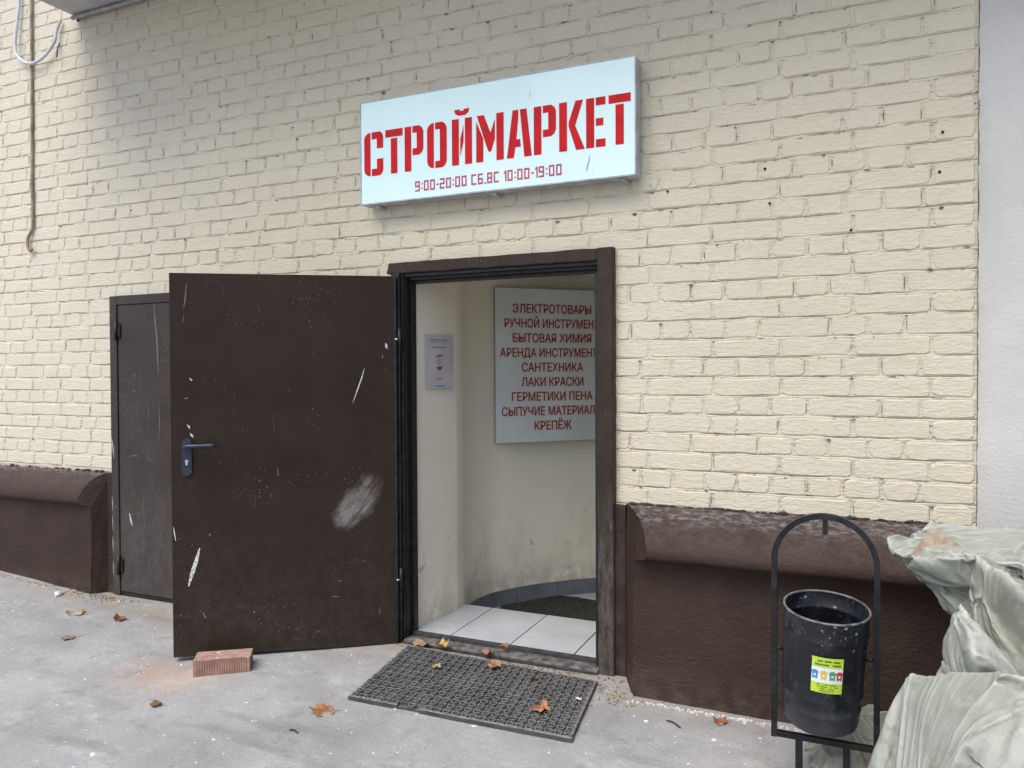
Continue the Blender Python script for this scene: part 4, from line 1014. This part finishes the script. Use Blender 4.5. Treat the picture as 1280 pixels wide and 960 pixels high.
def settle(P, pins, shrink, sub, frames=32):
    c = sum(P, Vector())/len(P); bm = bmesh.new()
    for q in P: bm.verts.new(c+(q-c)*.97)
    r = bmesh.ops.convex_hull(bm, input=bm.verts[:])
    bmesh.ops.delete(bm, geom=[g_ for g_ in r['geom_interior'] if isinstance(g_, bmesh.types.BMVert)], context='VERTS')
    bmesh.ops.triangulate(bm, faces=bm.faces[:]); bmesh.ops.subdivide_edges(bm, edges=bm.edges[:], cuts=7, use_grid_fill=True)
    bmesh.ops.recalc_face_normals(bm, faces=bm.faces[:]); bm.normal_update()
    for v in bm.verts:
        d = min(0, noise.noise(v.co*9+Vector((3, 1, 7))))*.06-.008
        v.co += v.normal*d*min(1, min((v.co-q).length for q in P)/.07)
    me = bpy.data.meshes.new('rubble'); bm.to_mesh(me); bm.free()
    hull = bpy.data.objects.new('rubble', me); col.objects.link(hull); hull.modifiers.new('c', 'COLLISION')
    hull.collision.thickness_outer = .004; hull.collision.cloth_friction = 4
    bpy.context.view_layer.update()
    bm = bmesh.new(); bmesh.ops.create_icosphere(bm, subdivisions=sub, radius=1); m_ = bpy.data.meshes.new('rubble_sack'); bm.to_mesh(m_); bm.free()
    from mathutils.bvhtree import BVHTree
    tree = BVHTree.FromObject(hull, bpy.context.evaluated_depsgraph_get())
    for v in m_.vertices:
        d = v.co.normalized(); hit = tree.ray_cast(c+d*3, -d); q = hit[0] if hit[0] is not None else c+d*.2
        v.co = q+(q-c)*.06+d*.012
    cl = bpy.data.objects.new('cloth', m_); col.objects.link(cl); vg = cl.vertex_groups.new(name='pin')
    for ti in pins:
        i = min(range(len(m_.vertices)), key=lambda i: (m_.vertices[i].co-P[ti]).length); m_.vertices[i].co = P[ti]; vg.add([i], 1.0, 'REPLACE')
    mod = cl.modifiers.new('cloth', 'CLOTH'); s = mod.settings
    s.quality = 5; s.mass = .15; s.tension_stiffness = 25; s.compression_stiffness = 25; s.shear_stiffness = 10; s.bending_stiffness = .004
    s.shrink_min = shrink; s.vertex_group_mass = 'pin'; s.use_pressure = True; s.uniform_pressure_force = -3.0; s.air_damping = 2
    k_ = mod.collision_settings; k_.use_self_collision = True; k_.self_distance_min = .002; k_.distance_min = .002; k_.collision_quality = 3
    mod.point_cache.frame_start = 1; mod.point_cache.frame_end = 60
    for f in range(1, frames+1): sc.frame_set(f)
    ev = cl.evaluated_get(bpy.context.evaluated_depsgraph_get())
    co = [v.co-c for v in ev.data.vertices]; fs = [tuple(p_.vertices) for p_ in m_.polygons]
    bpy.data.objects.remove(cl); bpy.data.objects.remove(hull); sc.frame_set(1)
    return c, co, fs
SL = ['topmost pale sack of the rubble pile, its pointed corner sticking out to the left', 'upper grey-green sack with a folded peak, in the middle of the rubble pile', 'small gathered sack with a rounded tip, wedged between the upper and lowest sacks', 'big pale sack at the bottom right front of the rubble pile', 'low crumpled sack lying on the ground behind the waste bin']
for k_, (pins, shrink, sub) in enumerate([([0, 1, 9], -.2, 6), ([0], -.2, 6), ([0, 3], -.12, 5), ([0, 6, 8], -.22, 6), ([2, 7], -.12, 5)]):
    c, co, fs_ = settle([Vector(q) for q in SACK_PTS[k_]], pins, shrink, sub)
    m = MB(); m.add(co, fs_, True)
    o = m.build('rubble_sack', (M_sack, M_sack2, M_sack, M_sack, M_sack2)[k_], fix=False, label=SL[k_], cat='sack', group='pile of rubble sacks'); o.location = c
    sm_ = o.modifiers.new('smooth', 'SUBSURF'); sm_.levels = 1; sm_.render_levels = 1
m = MB(); vs = [(.162, -.665, .795), (.222, -.640, .893), (.243, -.640, .888), (.325, -.66, .83), (.26, -.675, .79)]
m.add(vs+[(x+.004, y+.012, z-.003) for x, y, z in vs], [(0, 1, 2, 3, 4), (9, 8, 7, 6, 5)]+[(i, i+5, (i+1) % 5+5, (i+1) % 5) for i in range(5)])
m.build('cardboard_scrap', simple('tan_cardboard', (.33, .265, .205), .85, .2, 25, .4, .003), label='tan cardboard scrap poking up behind the corner of the topmost sack', cat='cardboard')

# ------------------------------------------------------------------ leaves
def leaf_obj(x, y, size, rot, colr, curl, seed, label, z=None, tilt=(0, 0), lobes=5, group='fallen leaves on the concrete'):
    rr = random.Random(seed); m = MB(); n_ = 40; pts = []
    for i in range(n_):
        a = 2*math.pi*i/n_; l = .62+.22*abs(math.cos(lobes*a/2+seed))**1.3+.16*(rr.random()-.4)
        pts.append((math.cos(a)*l*size*.5*1.15, math.sin(a)*l*size*.5))
    ringz = lambda px, py: curl*size*((px/size)**2*2.2+(py/size)**2*1.2)+.10*size*curl*math.sin(px/size*9+seed)+.22*size*noise.noise(Vector((px*2.2/size, py*2.2/size, seed)))*(1+curl)
    vs = [(0, 0, 0)]
    for f_ in (.35, .7, 1.0): vs += [(px*f_, py*f_, ringz(px*f_, py*f_)) for px, py in pts]
    fs = [(0, 1+i, 1+(i+1) % n_) for i in range(n_)]
    for k_ in (0, 1): fs += [(1+k_*n_+i, 1+(k_+1)*n_+i, 1+(k_+1)*n_+(i+1) % n_, 1+k_*n_+(i+1) % n_) for i in range(n_)]
    m.add(vs, fs, True)
    key = 'leaf_%s' % (colr,)
    if key not in leaf_mats:
        t = NT('dry_leaf'); c = t.mix(t.step(t.noise(t.obj, 60, 5, .7), .35, .7), tuple(c_*.6 for c_ in colr), colr)
        e_ = t.vor(t.obj, 90, 'DISTANCE_TO_EDGE'); c = t.mix(t.step(e_, 0, .03, .5, 0), c, tuple(c_*.45 for c_ in colr))
        leaf_mats[key] = t.out(c, .7, t.bump(e_, .4, .002), spec=.25)
    zz_ = gz(x, y)+.003 if z is None else z
    o = m.build('fallen_leaf', leaf_mats[key], fix=False, label=label, cat='leaf', group=group)
    o.location = (x, y, zz_); o.rotation_euler = (tilt[0], tilt[1], rot)
    st = MB(); st.tube(smooth_path([(size*.1, 0, .002), (size*.55, size*.02, size*.05), (size*.85, size*.10, .004)], 4), .0009, 5); st.build('stalk', leaf_mats[key], o)
    return o
leaf_mats = {}
OR_, BR_, YL_, TN_ = (.40, .19, .095), (.24, .11, .06), (.55, .40, .13), (.38, .26, .15)
leaf_obj(-2.09, -.825, .115, .5, OR_, .30, 1, 'large curled orange-brown leaf on bare concrete left of the mat', tilt=(.22, .1))
leaf_obj(-1.207, -.506, .085, 1.1, OR_, .35, 2, 'orange-brown leaf on the front right of the rubber mat', z=gz(-1.2, -.5)+.026, tilt=(.1, -.1))
leaf_obj(-1.569, -.195, .080, 2.2, (.40, .20, .10), .45, 3, 'crumpled brown leaf near the middle back of the rubber mat', z=gz(-1.57, -.2)+.028)
leaf_obj(-1.919, -.085, .075, .9, YL_, .45, 4, 'pale yellow leaf at the back edge of the mat by the sill', z=.02)
leaf_obj(-1.600, -.025, .050, 1.9, (.34, .16, .09), .7, 5, 'small curled brown leaf lying on the steel door sill', z=.032, tilt=(.3, 0))
leaf_obj(-1.665, -.075, .062, 2.9, (.40, .23, .13), .5, 6, 'small tan leaf between the sill and the mat', z=.012, tilt=(.2, .1))
leaf_obj(-2.04, -.085, .085, .2, (.44, .30, .17), .3, 7, 'pale tan leaf at the back left corner of the mat', z=.012)
leaf_obj(-1.349, -.242, .050, .8, BR_, .5, 8, 'tiny brown leaf scrap right of centre on the mat', z=gz(-1.35, -.24)+.024)
leaf_obj(-1.83, -.30, .060, 1.4, (.42, .32, .18), .4, 10, 'small tan leaf on the left half of the mat', z=gz(-1.83, -.3)+.026)
leaf_obj(-.503, -.30, .058, .4, (.34, .13, .06), .55, 11, 'small reddish leaf at the foot of the right plinth')
leaf_obj(-3.914, -.345, .075, .3, BR_, .6, 12, 'dark curled leaf on the concrete before the small door', tilt=(.15, .1))
leaf_obj(-4.265, -.364, .110, .1, (.42, .31, .20), .25, 13, 'flat pale tan leaf left of the small door')
leaf_obj(-3.936, -.654, .080, .7, (.30, .22, .16), .25, 14, 'thin grey-brown leaf in the left foreground')
leaf_obj(-2.813, -1.054, .058, .2, (.26, .15, .09), .5, 16, 'small narrow leaf in front of the loose brick')
leaf_obj(-.125, -.37, .085, .9, (.28, .11, .05), .7, 18, 'orange-brown leaf lying behind the legs of the waste bin', tilt=(.2, .2))
# cigarette end
m = MB(); m.tube([(0, 0, 0), (.028, 0, 0)], .0038, 8); cg = m.build('cigarette_end', M_paper, label='white cigarette end on the right edge of the mat', cat='cigarette end'); cg.location = (-1.10, -.365, gz(-1.1, -.36)+.030); cg.rotation_euler.z = -.2
for i, (x, y, l, a, lb) in enumerate([(-.707, -.367, .075, -.5, 'thin dark twig on the concrete before the right plinth'), (-2.111, -1.009, .05, -.1, 'short black twig in front of the big orange leaf')]):
    m = MB(); m.tube(smooth_path([(0, 0, 0), (l*.4, .004, .004), (l, -.003, 0)], 4), .0028, 6); o = m.build('twig', simple('twig_dark', (.03, .026, .022), .8), label=lb, cat='twig'); o.location = (x, y, gz(x, y)+.004); o.rotation_euler.z = a
def pebble(x, y, s, seed, mat, name, label, cat, fz=.7, z=None):
    bm = bmesh.new(); bmesh.ops.create_icosphere(bm, subdivisions=2, radius=1)
    for v in bm.verts:
        k_ = 1+.45*noise.noise(v.co*1.3+Vector((seed, 0, 0)))+.15*noise.noise(v.co*4+Vector((seed, 9, 0)))
        v.co = Vector((v.co.x*k_*s, v.co.y*k_*s*.8, v.co.z*k_*s*fz))
    me = bpy.data.meshes.new(name); bm.to_mesh(me); bm.free(); o = link_mesh(name, me, mat, label=label, cat=cat); o.location = (x, y, (gz(x, y) if z is None else z)+s*fz*.55); o.rotation_euler.z = seed; return o
pebble(-4.63, -.215, .028, 2, M_flake, 'pebble', 'pale grey stone on the concrete by the left plinth', 'stone')
pebble(-5.80, -.10, .085, 5, M_stone, 'stone_lump', 'tan broken stone at the left edge against the plinth', 'stone', 1.1, z=.13)
# crumbs and paint flakes nobody could count
cr = MB(); cr2 = MB(); rr = random.Random(21)
def chip(mb, x, y, s, h):
    n_ = 5; a0 = rr.random()*6; z = gz(x, y)+.0015+.006*fbm(x*1.7, y*1.7)*max(0, 1-max(abs(x+2.5), abs(y+1.5))/6)
    vs = [(x+s*math.cos(a0+i*2*math.pi/n_)*(.6+.7*rr.random()), y+s*math.sin(a0+i*2*math.pi/n_)*(.5+.5*rr.random()), z+h) for i in range(n_)]
    mb.add(vs+[(a, b, c-h-.003) for a, b, c in vs], [tuple(range(n_))]+[(i, i+n_, (i+1) % n_+n_, (i+1) % n_) for i in range(n_)])
for i in range(400):
    x = -5.5+6.2*rr.random(); y = -.25-2.4*rr.random()**1.2
    if fbm(x*1.1, y*1.4, 8) < -.05 and rr.random() < .7: continue
    chip(cr, x, y, .0020+.013*rr.random()**5, .0008+.0014*rr.random())
for i in range(420):
    if i < 150: x, y = -4.42+.16*rr.gauss(0, 1), -.07-abs(rr.gauss(0, .05))
    elif i < 300: x, y = -2.2+1.3*rr.random(), -.068-abs(rr.gauss(0, .018))
    else: x, y = -1.02+.09*rr.gauss(0, 1), -.14-abs(rr.gauss(0, .10))
    chip(cr2, x, y, .0025+.006*rr.random()**2, .003+.003*rr.random())
for i in range(260):
    x = -.9+1.0*rr.random(); chip(cr, x, -.232-abs(rr.gauss(0, .014)), .002+.005*rr.random()**2, .003)
for i in range(120):
    x = -5.9+1.4*rr.random(); chip(cr2, x, -.135-abs(rr.gauss(0, .02)), .002+.005*rr.random()**2, .003)
cr.build('paint_flakes', M_flake, fix=False, kind='stuff', label='scattered white paint flakes on the concrete', cat='debris')
cr2.build('sandy_crumbs', M_crumb, fix=False, kind='stuff', label='tan sandy crumbs along the foot of the door frame', cat='debris')
